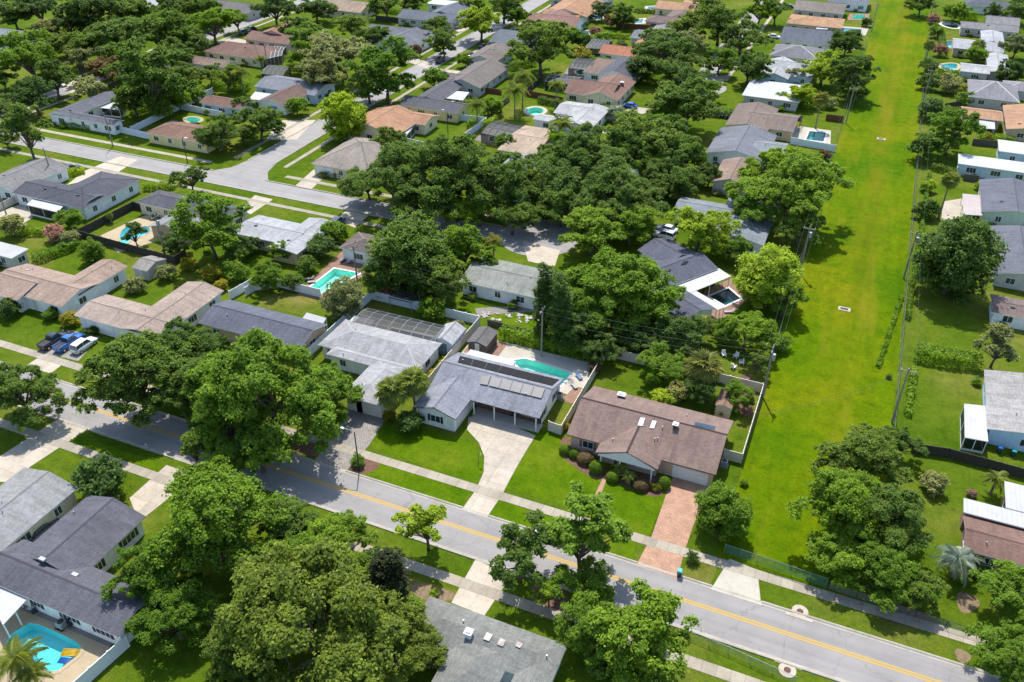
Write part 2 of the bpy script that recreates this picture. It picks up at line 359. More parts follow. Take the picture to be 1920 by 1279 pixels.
    return leaf_mesh('crown', P, N, S, np.clip(T, 0, 1)), C
def trunk_mesh(seed, C, r0=.055, fork=.32, nlimb=11):
    rng = random.Random(seed); mb = MB()
    lean = Vector((rng.uniform(-.05, .05), rng.uniform(-.05, .05), 0))
    f = Vector((0, 0, fork))+lean
    mb.tube([(0, 0, -.02), (lean.x*.3, lean.y*.3, fork*.5), f], [r0*1.35, r0, r0*.85], 7)
    idx = list(range(len(C))); rng.shuffle(idx)
    for i in idx[:nlimb]:
        e = Vector(C[i][:3]); mid = f.lerp(e, .5)+Vector((rng.uniform(-.06, .06), rng.uniform(-.06, .06), rng.uniform(.0, .08)))
        st = f*rng.uniform(.85, 1.0)
        mb.tube([st, st.lerp(mid, .6), mid, e], [r0*.6, r0*.45, r0*.3, r0*.1], 5)
        for k in range(2):
            e2 = mid+Vector((rng.uniform(-.3, .3), rng.uniform(-.3, .3), rng.uniform(.05, .28))); mb.tube([mid, e2], [r0*.22, r0*.06], 4)
    return mb.mesh('trunk', [M_bark], True)
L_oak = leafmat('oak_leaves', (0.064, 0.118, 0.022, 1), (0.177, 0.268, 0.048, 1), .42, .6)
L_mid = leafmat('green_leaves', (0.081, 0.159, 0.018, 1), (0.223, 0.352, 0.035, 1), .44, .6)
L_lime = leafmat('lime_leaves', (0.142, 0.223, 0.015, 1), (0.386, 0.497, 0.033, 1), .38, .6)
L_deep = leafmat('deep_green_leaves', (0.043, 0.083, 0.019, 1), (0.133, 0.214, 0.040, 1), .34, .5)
L_olive = leafmat('olive_leaves', (0.126, 0.149, 0.056, 1), (0.312, 0.335, 0.131, 1), .3, .6)
L_gold = leafmat('golden_leaves', (.15, .16, .012, 1), (.38, .34, .03, 1), .34, .6)
L_rust = leafmat('reddish_leaves', (.09, .065, .03, 1), (.22, .15, .07, 1), .25, .6)
L_pink = leafmat('pink_blossom', (.15, .09, .06, 1), (.48, .25, .23, 1), .25, .6)
L_palm = leafmat('palm_fronds', (0.104, 0.149, 0.033, 1), (0.326, 0.372, 0.089, 1), .3, .6)
L_ypalm = leafmat('yellow_palm_fronds', (.12, .14, .03, 1), (.36, .35, .11, 1), .32, .6)
L_spalm = leafmat('silver_palm_fronds', (.17, .21, .18, 1), (.44, .5, .45, 1), .25, .6)
L_yoak = leafmat('yellow_green_oak_leaves', (.062, .105, .018, 1), (.172, .25, .04, 1), .42, .6)
PROTO = {}
def proto(key, tseed=1, fork=.32, r0=.055, nl=11, **kw):
    me, C = crown(**kw); PROTO[key] = (me, trunk_mesh(tseed, C, r0, fork, nl), kw.get('cz', .85), kw.get('hz', .62))
for i in range(5):
    proto('oak%d' % i, i, .34, .05, 14, seed=11+i, nclump=150+8*i, ntuft=19, nleaf=14, leaf=.0245, hz=.72, cz=.68, cr=(.07, .15), under=-.5, boughs=11+i)
for i in range(3):
    proto('bigoak%d' % i, 5+i, .34, .045, 18, seed=111+i, nclump=250+15*i, ntuft=22, nleaf=17, leaf=.0165, hz=.66, cz=.62, cr=(.05, .12), under=-.5, boughs=14+2*i, brad=(.2, .36))
for i in range(2):
    proto('ball%d' % i, 15+i, .4, .045, 9, seed=131+i, nclump=190, ntuft=18, nleaf=15, leaf=.027, hz=1.0, cz=.8, cr=(.12, .2), bumpy=.12, under=-.97)
for i in range(3):
    proto('round%d' % i, 20+i, .4, .045, 9, seed=31+i, nclump=115, ntuft=19, nleaf=14, leaf=.029, hz=.98, cz=.84, cr=(.09, .17), under=-.75, boughs=16+i, brad=(.26, .38))
for i in range(3):
    proto('airy%d' % i, 40+i, .42, .04, 22, seed=51+i, nclump=70, ntuft=20, nleaf=15, leaf=.028, hz=.8, cz=.9, cr=(.07, .14), under=-.45, boughs=9+i, brad=(.16, .3), spray=.1)
proto('column0', 60, .5, .12, 5, seed=71, nclump=90, ntuft=18, nleaf=16, leaf=.06, hz=5.2, cz=4.6, cr=(.26, .44), bumpy=.1, under=-.95, spread=.8)
for i in range(4):
    proto('bush%d' % i, 80+i, .15, .03, 6, seed=91+i, nclump=40, ntuft=14, nleaf=12, leaf=.06, hz=.85, cz=.66, cr=(.2, .36), bumpy=.24, under=-.6)
def clipped(seed, n=2600):
    rng = np.random.default_rng(seed); u = unit(rng, n); u[:, 2] = np.where(u[:, 2] < -.55, np.abs(u[:, 2]), u[:, 2])
    P = u*rng.uniform(.9, 1.02, (n, 1)); P[:, 2] = P[:, 2]*.8+.6
    return leaf_mesh('clipped', P, u+rng.normal(0, .4, u.shape), .085*rng.uniform(.6, 1.3, n), np.clip(rng.normal(.5, .2, n), 0, 1))
CLIP = [clipped(1), clipped(2)]
COUNT = {}
def setmat(o, mat):
    if not o.data.materials: o.data.materials.append(None)
    o.material_slots[0].link = 'OBJECT'; o.material_slots[0].material = mat
def solve(px, py, rpx, k, rmax=12.):
    """crown centre pixel and half-width in pixels -> world base, crown radius; k = crown centre height / radius"""
    z = 3.0
    for _ in range(8):
        x, y = W(px, py, z); r = min(rmax, rpx*depth(x, y, z)/FPX); z = k*r
    return x, y, r
RT = random.Random(5)
def tree(px, py, rpx, kind, mat, label, zs=1.0, cat='tree', rmax=12., group='trees in the yards and along the streets', name=None):
    shape = 'bigoak' if kind == 'oak' and rpx >= 72 and py > 250 else kind
    COUNT[shape] = COUNT.get(shape, -1)+1
    n = {'oak': 5, 'bigoak': 3, 'ball': 2, 'round': 3, 'airy': 3, 'column': 1, 'bush': 4}[shape]
    me, tr, cz, hz = PROTO['%s%d' % (shape, COUNT[shape] % n)]
    x, y, r = solve(px, py, rpx*(1.2 if py < 450 else 1.1), cz*zs, rmax)
    nm = name or {'oak': 'oak_tree', 'ball': 'broadleaf_tree', 'round': 'broadleaf_tree', 'airy': 'open_crowned_tree', 'column': 'cypress_tree', 'bush': 'shrub'}[kind]
    e = empty(nm, (x, y, 0), RT.uniform(0, 6.28), (r*RT.uniform(.95, 1.05), r*RT.uniform(.95, 1.05), r*zs))
    t = new('trunk' if kind != 'bush' else 'stem', tr, e); c = new('crown' if kind != 'bush' else 'foliage', me, e); setmat(c, mat)
    tag(e, label, cat, group); return e
def bush(px, py, rpx, mat, label, zs=1.0, rmax=5.):
    return tree(px, py, rpx, 'bush', mat, label, zs, 'shrub', rmax, 'garden shrubs')
def topiary(px, py, rpx, mat, label, zs=1.0, i=0):
    x, y, r = solve(px, py, rpx, .6*zs, 4)
    e = new('clipped_bush', CLIP[i % 2]); e.location = (x, y, 0); e.scale = (r, r, r*zs); setmat(e, mat); tag(e, label, 'shrub', 'clipped garden bushes'); return e
def hedge(pts, w, h, mat, label, world=False):
    P = [Vector((*p, 0)) if world else Vector((*W(*p), 0)) for p in pts]; rng = np.random.default_rng(int(abs(P[0].x*13+P[0].y*7))+1)
    pp = []; nn = []
    for a, b in zip(P[:-1], P[1:]):
        d = b-a; L = d.length; d.normalize(); s = Vector((-d.y, d.x, 0)); n = int(L*(2*h+w)*26)+20
        for _ in range(n):
            u = rng.uniform(0, L); q = rng.uniform(0, 2*h+w); wob = .18*math.sin(u*1.3)+.12*math.sin(u*3.1+2)
            if q < h: p = a+d*u+s*(-w/2-wob*.5); p.z = q; m = -s
            elif q < h+w: p = a+d*u+s*(q-h-w/2); p.z = h+wob; m = Vector((0, 0, 1))
            else: p = a+d*u+s*(w/2+wob*.5); p.z = q-h-w; m = s
            j = rng.normal(0, .09, 3); pp.append((p.x+j[0], p.y+j[1], max(.03, p.z+j[2]))); nn.append(m)
    c = P[0]; pp = np.array(pp)-np.array([c.x, c.y, 0]); nn = np.array([list(v) for v in nn])+rng.normal(0, .4, (len(nn), 3))
    me = leaf_mesh('hedge', pp, nn, .2*rng.uniform(.6, 1.3, len(pp)), np.clip(rng.normal(.5, .2, len(pp)), 0, 1))
    o = new('hedge', me, None, mat); o.location = c; tag(o, label, 'hedge', 'garden hedges'); return o
# palms: every frond a part of its own
def feather_frond(droop=.55, n=22):
    rng = np.random.default_rng(3); P = []; N = []; S = []; mb = MB(); pts = []
    for i in range(n):
        t = (i+.5)/n; x = t*.95; z = .42*math.sin(t*2.1)-droop*t*t*1.05; pts.append((x, 0, z))
    mb.tube(pts, [.018*(1-i/n)+.004 for i in range(n)], 4)
    for i, (x, _, z) in enumerate(pts):
        t = i/n; ln = .27*math.sin(math.pi*min(1, .12+t*.88))**.7+.03
        for s in (-1, 1):
            for k in (0, .5):
                x2 = x+k*.95/n; dz = -.09-.1*rng.random()
                a = Vector((x2, 0, z)); b = Vector((x2+ln*.55, s*ln, z+dz)); w = Vector((.022, 0, 0.004))
                m = a.lerp(b, .5)+Vector((0, 0, .03)); mb.poly([a-w*.6, m-w, b, m+w], 0)
    me = mb.mesh('frond'); at = me.attributes.new('tint', 'FLOAT', 'POINT'); at.data.foreach_set('value', list(rng.uniform(.2, .8, len(mb.v)))); return me
def fan_frond(n=15):
    rng = np.random.default_rng(4); mb = MB(); mb.tube([(0, 0, 0), (.25, 0, .1), (.5, 0, .13)], [.02, .014, .01], 4)
    for i in range(n):
        t = -1.9+3.8*i/(n-1); L = .5*(1-.16*abs(t)/1.9)*rng.uniform(.9, 1.08); a = Vector((.5, 0, .13))
        e = a+Vector((math.cos(t)*L, math.sin(t)*L, -.16-.12*rng.random())); m = a.lerp(e, .5)+Vector((0, 0, .06)); d = Vector((-math.sin(t), math.cos(t), 0))*.062
        mb.poly([a, m-d, e, m+d], 0)
    me = mb.mesh('frond'); at = me.attributes.new('tint', 'FLOAT', 'POINT'); at.data.foreach_set('value', list(rng.uniform(.2, .8, len(mb.v)))); return me
FEATHER = feather_frond(); FEATHER2 = feather_frond(.85); FAN = fan_frond()
def palm(px, py, rpx, kind, mat, label, trunk_h, lean=(0, 0), nf=None, base=None, name='palm_tree', rf=None):
    """(px,py) crown centre in the photograph"""
    z = trunk_h; x, y = W(px, py, z); r = rf or rpx*depth(x, y, z)/FPX
    bx, by = (x-lean[0], y-lean[1])
    e = empty(name, (bx, by, 0)); rr = random.Random(int(px*7+py)); mb = MB()
    n = 7; mb.tube([(lean[0]*(i/n)**1.6, lean[1]*(i/n)**1.6, trunk_h*i/n-.1*(i == 0)) for i in range(n+1)], [.2*(1-.35*i/n)+(.1 if i == 0 else 0) for i in range(n+1)], 8)
    mb.obj('trunk', [M_pbark], e, True)
    nf = nf or (38 if kind == 'fan' else 20)
    for i in range(nf):
        me = FAN if kind == 'fan' else (FEATHER if i % 2 else FEATHER2)
        o = new('frond', me, e); setmat(o, mat); s = r*rr.uniform(.85, 1.1)
        o.location = (lean[0], lean[1], trunk_h); o.scale = (s, s, s)
        t = i/nf; el = (1.1-2.0*t) if kind == 'fan' else (.85-1.35*t)
        o.rotation_euler = (rr.uniform(-.25, .25), -el, i*2.39996+rr.uniform(-.2, .2))
    tag(e, label, 'palm', 'palms in the gardens'); return e

# ---------------------------------------------------------------- sheets, slabs, pools
def wpoly(pts, world=False, z=0): return [tuple(p) if world else W(p[0], p[1], z) for p in pts]
def sheet(name, pts, z, mat, world=False, holes=(), label=None, thick=0):
    P = wpoly(pts, world); loops = [[Vector((x, y, 0)) for x, y in P]]+[[Vector((x, y, 0)) for x, y in h] for h in holes]
    tris = tessellate_polygon(loops); flat = [v for l in loops for v in l]
    V = [(v.x, v.y, z) for v in flat]; F = []
    for a, b, c in tris:
        n = (flat[b]-flat[a]).cross(flat[c]-flat[a]).z
        F.append((a, b, c) if n > 0 else (a, c, b))
    if thick:
        n0 = len(V); V += [(v.x, v.y, z-thick) for v in flat]; k = 0
        for l in loops:
            for i in range(len(l)):
                a, b = k+i, k+(i+1) % len(l); F.append((a, b, n0+b, n0+a))
            k += len(l)
    me = bpy.data.meshes.new(name); me.from_pydata(V, [], F); me.update()
    o = new(name, me, None, mat); struct(o, label); return o
def clip(poly, x0, x1, y0, y1):
    for ax, v, s in ((0, x0, 1), (0, x1, -1), (1, y0, 1), (1, y1, -1)):
        out = []
        for i in range(len(poly)):
            a, b = poly[i-1], poly[i]; ia = (a[ax]-v)*s >= 0; ib = (b[ax]-v)*s >= 0
            if ia != ib:
                t = (v-a[ax])/(b[ax]-a[ax]); out.append((a[0]+t*(b[0]-a[0]), a[1]+t*(b[1]-a[1])))
            if ib: out.append(b)
        poly = out
        if len(poly) < 3: return []
    return poly
def smooth_poly(P, it=2):
    for _ in range(it):
        Q = []
        for i in range(len(P)):
            a, b = P[i], P[(i+1) % len(P)]; Q += [(a[0]*.75+b[0]*.25, a[1]*.75+b[1]*.25), (a[0]*.25+b[0]*.75, a[1]*.25+b[1]*.75)]
        P = Q
    return P
def slabs(name, pts, mat, label, cell=3.0, world=False, z=.018, joint=.012, holes=False):
    """a paved surface cast in slabs, each slab a part"""
    P = wpoly(pts, world); cx = sum(p[0] for p in P)/len(P); cy = sum(p[1] for p in P)/len(P)
    b = sheet(name, P, z-.008, M_joint, True, label=label)
    x0 = min(p[0] for p in P); x1 = max(p[0] for p in P); y0 = min(p[1] for p in P); y1 = max(p[1] for p in P)
    nx = max(1, round((x1-x0)/cell)); ny = max(1, round((y1-y0)/cell)); dx = (x1-x0)/nx; dy = (y1-y0)/ny
    for i in range(nx):
        for j in range(ny):
            q = clip(P, x0+i*dx+joint, x0+(i+1)*dx-joint, y0+j*dy+joint, y0+(j+1)*dy-joint)
            if len(q) < 3: continue
            ar = abs(sum(q[k-1][0]*q[k][1]-q[k][0]*q[k-1][1] for k in range(len(q))))/2
            if ar < .15: continue
            loops = [[Vector((u, v, 0)) for u, v in q]]; V = [(u, v, z) for u, v in q]
            F = []
            for a, bb, c in tessellate_polygon(loops):
                n = (loops[0][bb]-loops[0][a]).cross(loops[0][c]-loops[0][a]).z; F.append((a, bb, c) if n > 0 else (a, c, bb))
            me = bpy.data.meshes.new('slab'); me.from_pydata(V, [], F); me.update(); new('slab', me, b, mat)
    return b
M_joint = concrete('joint_dirt', A(120, 112, 98))
POOLS = []     # world outlines, cut out of the ground
def pool(label, pts, tint, shell, rnd=0, depth_=1.3, cop=.35, copm=None, world=False, z0=.03):
    P = wpoly(pts, world)
    if rnd: P = smooth_poly(P, rnd)
    ar = sum(P[i-1][0]*P[i][1]-P[i][0]*P[i-1][1] for i in range(len(P)))
    if ar < 0: P = P[::-1]
    POOLS.append(P); cx = sum(p[0] for p in P)/len(P); cy = sum(p[1] for p in P)/len(P); n = len(P)
    e = empty('swimming_pool', (cx, cy, 0)); L = [(x-cx, y-cy) for x, y in P]
    mb = MB()
    for i in range(n):
        a, b = L[i], L[(i+1) % n]; mb.poly([(a[0], a[1], z0), (a[0], a[1], -depth_), (b[0], b[1], -depth_), (b[0], b[1], z0)])
    loops = [[Vector((x, y, 0)) for x, y in L]]
    for a, b, c in tessellate_polygon(loops):
        q = [L[a], L[b], L[c]]
        if (q[1][0]-q[0][0])*(q[2][1]-q[0][1])-(q[1][1]-q[0][1])*(q[2][0]-q[0][0]) < 0: q = q[::-1]
        mb.poly([(x, y, -depth_) for x, y in q])
    mb.obj('basin', [shell], e)
    wb = MB()
    for a, b, c in tessellate_polygon(loops):
        q = [L[a], L[b], L[c]]
        if (q[1][0]-q[0][0])*(q[2][1]-q[0][1])-(q[1][1]-q[0][1])*(q[2][0]-q[0][0]) < 0: q = q[::-1]
        wb.poly([(x, y, -.1) for x, y in q])
    wb.obj('water', [tint], e)
    cb = MB(); out = []
    for i in range(n):
        a, b, c = Vector(L[i-1]), Vector(L[i]), Vector(L[(i+1) % n]); d1 = (b-a).normalized(); d2 = (c-b).normalized()
        m = Vector((d1.y, -d1.x))+Vector((d2.y, -d2.x)); m = m/max(.5, m.length_squared/2); out.append(b+m*cop)
    for i in range(n):
        j = (i+1) % n; a, b, c, d = L[i], L[j], out[j], out[i]
        cb.poly([(a[0], a[1], z0+.03), (b[0], b[1], z0+.03), (c[0], c[1], z0+.03), (d[0], d[1], z0+.03)][::-1]); cb.poly([(c[0], c[1], 0), (d[0], d[1], 0), (d[0], d[1], z0+.03), (c[0], c[1], z0+.03)][::-1])
        cb.poly([(a[0], a[1], z0+.03), (b[0], b[1], z0+.03), (b[0], b[1], -.05), (a[0], a[1], -.05)])
    cb.obj('coping', [copm or M_offw], e)
    tag(e, label, 'pool', 'back yard swimming pools'); return e
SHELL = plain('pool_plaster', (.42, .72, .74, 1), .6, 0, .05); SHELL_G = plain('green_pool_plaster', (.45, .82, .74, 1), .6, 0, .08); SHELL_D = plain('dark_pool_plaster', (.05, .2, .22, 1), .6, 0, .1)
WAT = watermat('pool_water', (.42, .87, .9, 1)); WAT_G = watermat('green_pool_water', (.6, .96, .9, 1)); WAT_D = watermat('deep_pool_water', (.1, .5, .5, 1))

# ---------------------------------------------------------------- houses
def local(c, r, x, y): return (c[0]+x*math.cos(r)-y*math.sin(r), c[1]+x*math.sin(r)+y*math.cos(r))
class House: pass
HOUSES = []
def add_uv(me, fn):
    uv = me.uv_layers.new(name='UVMap')
    for p in me.polygons:
        n = p.normal; u = Vector((-n.y, n.x, 0))
        if u.length < .05: u = Vector((1, 0, 0))
        u.normalize(); v = n.cross(u)
        for li in p.loop_indices:
            c = me.vertices[me.loops[li].vertex_index].co; uv.data[li].uv = (c.dot(u), c.dot(v))
WIN = {}
def window_part(parent, cx, cy, ang, z0, w, h, trim, bars=1, shutters=None):
    """a window set in a wall; ang = direction the wall faces"""
    k = (round(w, 2), round(h, 2), trim.name, bars)
    if k not in WIN:
        mb = MB(); t = .07
        mb.box(-w/2-t, -.03, -t, w/2+t, .05, 0); mb.box(-w/2-t, -.03, h, w/2+t, .05, h+t); mb.box(-w/2-t, -.03, 0, -w/2, .045, h); mb.box(w/2, -.03, 0, w/2+t, .045, h)
        for i in range(bars): x = -w/2+w*(i+1)/(bars+1); mb.box(x-.03, -.02, 0, x+.03, .04, h)
        g = MB(); g.box(-w/2, -.05, 0, w/2, .015, h); WIN[k] = (mb.mesh('window', [trim]), g.mesh('pane', [M_glass]))
    f = new('window', WIN[k][0], parent); f.location = (cx, cy, z0); f.rotation_euler = (0, 0, ang-math.pi/2); f.scale = (1, -1, 1)
    f.scale = (1, 1, 1); p = new('pane', WIN[k][1], f)
    if shutters:
        for s in (-1, 1):
            mb = MB(); mb.box(-.2, -.02, -.05, .2, .05, h+.05); q = mb.obj('shutter', [shutters], f); q.location = (s*(w/2+.3), 0, 0)
    return f
def wing_roof_z(w, lx, ly):
    """top of roof over local point, or None"""
    x, y = lx-w.cx, ly-w.cy; hx, hy = w.hx, w.hy
    if abs(x) > hx or abs(y) > hy: return None
    if w.kind == 'f': return w.eave+.16+w.slope*(y+hy)
    dx, dy = hx-abs(x), hy-abs(y)
    d = min(dx, dy) if w.kind == 'h' else (dy if w.ridge == 'x' else dx)
    return w.eave+.14+w.pitch*d
def WW(c, z): return (c[0], c[1]) if len(c) == 3 else W(c[0], c[1], z)
def house(label, roof, wall, wings, trim=None, rot=0, pitch=.32, eave=2.75, garage=(), doors=(), vents=2, pipes=2, shutters=None, win=True, cap=None, name='house', cat='house', group='houses of the neighbourhood', oh=.5, fascia=None, front_wall=None, front_oh={}, winw=1.5, wingap=4.2):
    """wings: (ridge axis, kind g/h/f, eave corner pixel, opposite eave corner pixel[, roof material][, eave])"""
    trim = trim or M_white; H = House(); H.wings = []; r = math.radians(rot); H.rot = r
    pts = [WW(w[2], (w[5] if len(w) > 5 else eave)) for w in wings[:1]]+[WW(w[3], (w[5] if len(w) > 5 else eave)) for w in wings[:1]]
    c = ((pts[0][0]+pts[1][0])/2, (pts[0][1]+pts[1][1])/2); H.c = c
    H.root = e = empty(name, (c[0], c[1], 0), r); tag(e, label, cat, group)
    inv = lambda p: ((p[0]-c[0])*math.cos(-r)-(p[1]-c[1])*math.sin(-r), (p[0]-c[0])*math.sin(-r)+(p[1]-c[1])*math.cos(-r))
    H.inv = inv
    for i, wspec in enumerate(wings):
        w = House(); w.ridge, w.kind = wspec[0], wspec[1]; w.eave = wspec[5] if len(wspec) > 5 and wspec[5] else eave; w.mat = wspec[4] if len(wspec) > 4 and wspec[4] else roof
        w.eave -= .007*i
        a, b = inv(WW(wspec[2], w.eave)), inv(WW(wspec[3], w.eave))
        w.cx, w.cy = (a[0]+b[0])/2, (a[1]+b[1])/2; w.hx, w.hy = abs(a[0]-b[0])/2-.004*i, abs(a[1]-b[1])/2-.004*i
        w.pitch = pitch*(1+.013*i); w.slope = .03; H.wings.append(w)
    ridges = []
    for i, w in enumerate(H.wings):
        hx, hy, ev, p = w.hx, w.hy, w.eave, w.pitch; o = min(oh, hx*.3, hy*.3)
        T = .14; mb = MB(); X, Y = w.cx, w.cy
        if w.kind == 'f':
            mb.poly([(X-hx, Y-hy, ev+.16), (X+hx, Y-hy, ev+.16), (X+hx, Y+hy, ev+.16+w.slope*2*hy), (X-hx, Y+hy, ev+.16+w.slope*2*hy)])
            B = [(X-hx, Y-hy, ev), (X+hx, Y-hy, ev), (X+hx, Y+hy, ev+w.slope*2*hy), (X-hx, Y+hy, ev+w.slope*2*hy)]; mb.poly(B[::-1], 1)
            Tt = [(q[0], q[1], q[2]+.16) for q in B]
            for k in range(4): j = (k+1) % 4; mb.poly([B[k], B[j], Tt[j], Tt[k]], 1)
            top = None
        else:
            if w.ridge == 'x': L, D = hx, hy; f = lambda u, v, z: (X+u, Y+v, z)
            else: L, D = hy, hx; f = lambda u, v, z: (X-v, Y+u, z)
            rl = L if w.kind == 'g' else max(.3, L-D); zr = ev+p*D
            def shell(dz, flip, m0, m1):
                A1, A2, A3, A4 = f(-L, -D, ev+dz), f(L, -D, ev+dz), f(L, D, ev+dz), f(-L, D, ev+dz); R1, R2 = f(-rl, 0, zr+dz), f(rl, 0, zr+dz)
                fs = [[A1, A2, R2, R1], [A3, A4, R1, R2]]
                if w.kind == 'h': fs += [[A2, A3, R2], [A4, A1, R1]]
                for q in fs: mb.poly(q[::-1] if flip else q, m0)
                return A1, A2, A3, A4, R1, R2
            t = shell(T, False, 0, 0); b = shell(0, True, 1, 1)
            for k, j in ((0, 1), (2, 3)): mb.poly([b[k], b[j], t[j], t[k]], 1)
            if w.kind == 'h':
                for k, j in ((1, 2), (3, 0)): mb.poly([b[k], b[j], t[j], t[k]], 1)
            else:
                mb.poly([b[1], b[5], t[5], t[1]], 1); mb.poly([b[5], b[2], t[2], t[5]], 1); mb.poly([b[3], b[4], t[4], t[3]], 1); mb.poly([b[4], b[0], t[0], t[4]], 1)
            ridges.append((t, w))
        ro = mb.obj('roof', [w.mat, fascia or trim], e); add_uv(ro.data, None); w.obj = ro
        if w.kind != 'f' and cap is not False:
            cm = cap or MC.setdefault(w.mat.name+'_cap', w.mat)
            cb = MB(); edges = [(t[4], t[5])]
            if w.kind == 'h': edges += [(t[0], t[4]), (t[3], t[4]), (t[1], t[5]), (t[2], t[5])]
            for a, b2 in edges:
                a, b2 = Vector(a), Vector(b2); d = (b2-a)
                if d.length < .4: continue
                s = d.cross(Vector((0, 0, 1))).normalized()*.17; up = Vector((0, 0, .05)); dn = Vector((0, 0, -.03))
                cb.poly([a-s+dn, b2-s+dn, b2+up, a+up][::-1]); cb.poly([a+up, b2+up, b2+s+dn, a+s+dn][::-1])
            if cb.f: q = cb.obj('ridge_cap', [cm], ro)
        # walls
        wx, wy = hx-o, hy-o; wm = MB(); zt = ev+(p*o-.02 if w.kind != 'f' else .02)
        fy = hy-front_oh[i] if i in front_oh else wy; w.fy = fy
        q = [(X-wx, Y-fy), (X+wx, Y-fy), (X+wx, Y+wy), (X-wx, Y+wy)]
        for k in range(4):
            j = (k+1) % 4; top = [(*q[j], zt), (*q[k], zt)]
            if w.kind == 'g':
                zg = ev+p*(hy if w.ridge == 'x' else hx)-.05
                if i in front_oh and w.ridge == 'y' and k == 0: pass
                if (w.ridge == 'x' and k in (1, 3)) or (w.ridge == 'y' and k in (0, 2)):
                    top = [(*q[j], zt), ((q[j][0]+q[k][0])/2, (q[j][1]+q[k][1])/2, zg), (*q[k], zt)]
            wm.poly([(*q[k], -.1), (*q[j], -.1)]+top, 1 if (front_wall and k == 0 and i == 0) else 0)
        wm.obj('wall', [wall]+([front_wall] if front_wall else []), e)
        w.wx, w.wy = wx, wy
    gset = {}
    for g in list(garage)+list(doors): gset.setdefault((g[0], g[1]), []).append(g)
    def inside(x, y, skip):
        return any(i != skip and abs(x-w.cx) < w.wx+.1 and abs(y-w.cy) < w.wy+.1 for i, w in enumerate(H.wings))
    NRM = {'f': (0, -1), 'r': (1, 0), 'b': (0, 1), 'l': (-1, 0)}; H.NRM = NRM
    rr = random.Random(int(abs(c[0]*31+c[1]*17)))
    for i, w in enumerate(H.wings):
        for sd, (nx, ny) in NRM.items():
            ln = (w.wx if ny else w.wy)*2; ang = math.atan2(ny, nx)
            used = []
            for g in gset.get((i, sd), []):
                u = (g[2]-.5)*ln; wd_ = g[3]; isg = g in garage
                gx = w.cx+(nx*w.wx if nx else u); gy = w.cy+((ny*(w.fy if ny < 0 else w.wy)) if ny else u); used.append((u, wd_/2+.5))
                mb = MB(); hh = 2.15
                mb.box(-wd_/2, -.04, .02, wd_/2, .04, hh)
                d = mb.obj('garage_door' if isg else 'door', [g[4] if len(g) > 4 else M_white], e)
                d.location = (gx, gy, 0); d.rotation_euler = (0, 0, ang-math.pi/2)
                if isg:
                    for k in range(4):
                        pb = MB(); pb.box(-wd_/2+.06, .03, .08+k*.52, wd_/2-.06, .06, .54+k*.52); pb.obj('panel', [g[4] if len(g) > 4 else M_white], d)
                else:
                    hb = MB(); hb.box(wd_/2-.16, .03, 1.0, wd_/2-.1, .1, 1.14); hb.obj('handle', [M_silver], d)
            if not win or ln < 2.6: continue
            n = max(1, int(ln/wingap))
            for k in range(n):
                u = (-.5+(k+.5)/n)*ln+rr.uniform(-.3, .3)
                if any(abs(u-a) < b+winw/2 for a, b in used): continue
                x = w.cx+(nx*w.wx if nx else u); y = w.cy+((ny*(w.fy if ny < 0 else w.wy)) if ny else u)
                if inside(x+nx*.2, y+ny*.2, i): continue
                ww = rr.choice((winw, winw, winw*.7, winw*1.35)); ww = min(ww, ln*.6)
                window_part(e, x, y, ang, .95, ww, 1.15, trim if trim is not M_dark else M_white, 1 if ww < 1.8 else 2, shutters)
    H.label = label; HOUSES.append(H)
    H.at = lambda px, py: roof_hit(H, px, py)
    R = random.Random(int(abs(c[0]*7+c[1]*3)))
    def scatter(nm, n, fn, mat):
        for _ in range(n):
            w = R.choice([q for q in H.wings if q.kind != 'f'] or H.wings)
            x = w.cx+R.uniform(-.75, .75)*w.hx; y = w.cy+R.uniform(-.75, .75)*w.hy
            zs = [v for v in (wing_roof_z(q, x, y) for q in H.wings) if v is not None]; z = max(zs)
            o = new(nm, fn, e); setmat(o, mat); o.location = (x, y, z)
    if vents: scatter('roof_vent', vents, VENT, M_dark if R.random() < .5 else M_grey)
    if pipes: scatter('vent_pipe', pipes, PIPE, M_grey)
    return H
def vent_mesh():
    mb = MB(); mb.box(-.35, -.25, -.12, .35, .25, .16); return bevel(mb.mesh('roof_vent', [M_grey]), .04)
def pipe_mesh():
    mb = MB(); mb.tube([(0, 0, -.2), (0, 0, .35)], .06, 7); mb.tube([(0, 0, .3), (0, 0, .4)], .09, 7); return mb.mesh('vent_pipe', [M_grey])
VENT, PIPE = vent_mesh(), pipe_mesh()
def roof_hit(H, px, py):
    z = 8.0
    while z > 1.5:
        x, y = H.inv(W(px, py, z)); zs = [v for v in (wing_roof_z(w, x, y) for w in H.wings) if v is not None]
        if zs and max(zs) >= z: return x, y, max(zs)
        z -= .03
    x, y = H.inv(W(px, py, 3)); return x, y, 3
def chimney(H, px, py, w=.9, d=.7, h=1.3, mat=None, capm=None):
    x, y, z = H.at(px, py); mb = MB(); mb.box(-w/2, -d/2, -1, w/2, d/2, h); o = mb.obj('chimney', [mat or M_brick], H.root); o.location = (x, y, z-.2)
    cb = MB(); cb.box(-w/2-.1, -d/2-.1, h, w/2+.1, d/2+.1, h+.12); cb.box(-w/2+.1, -d/2+.1, h+.12, w/2-.1, d/2-.1, h+.3); cb.obj('chimney_cap', [capm or M_white], o); return o
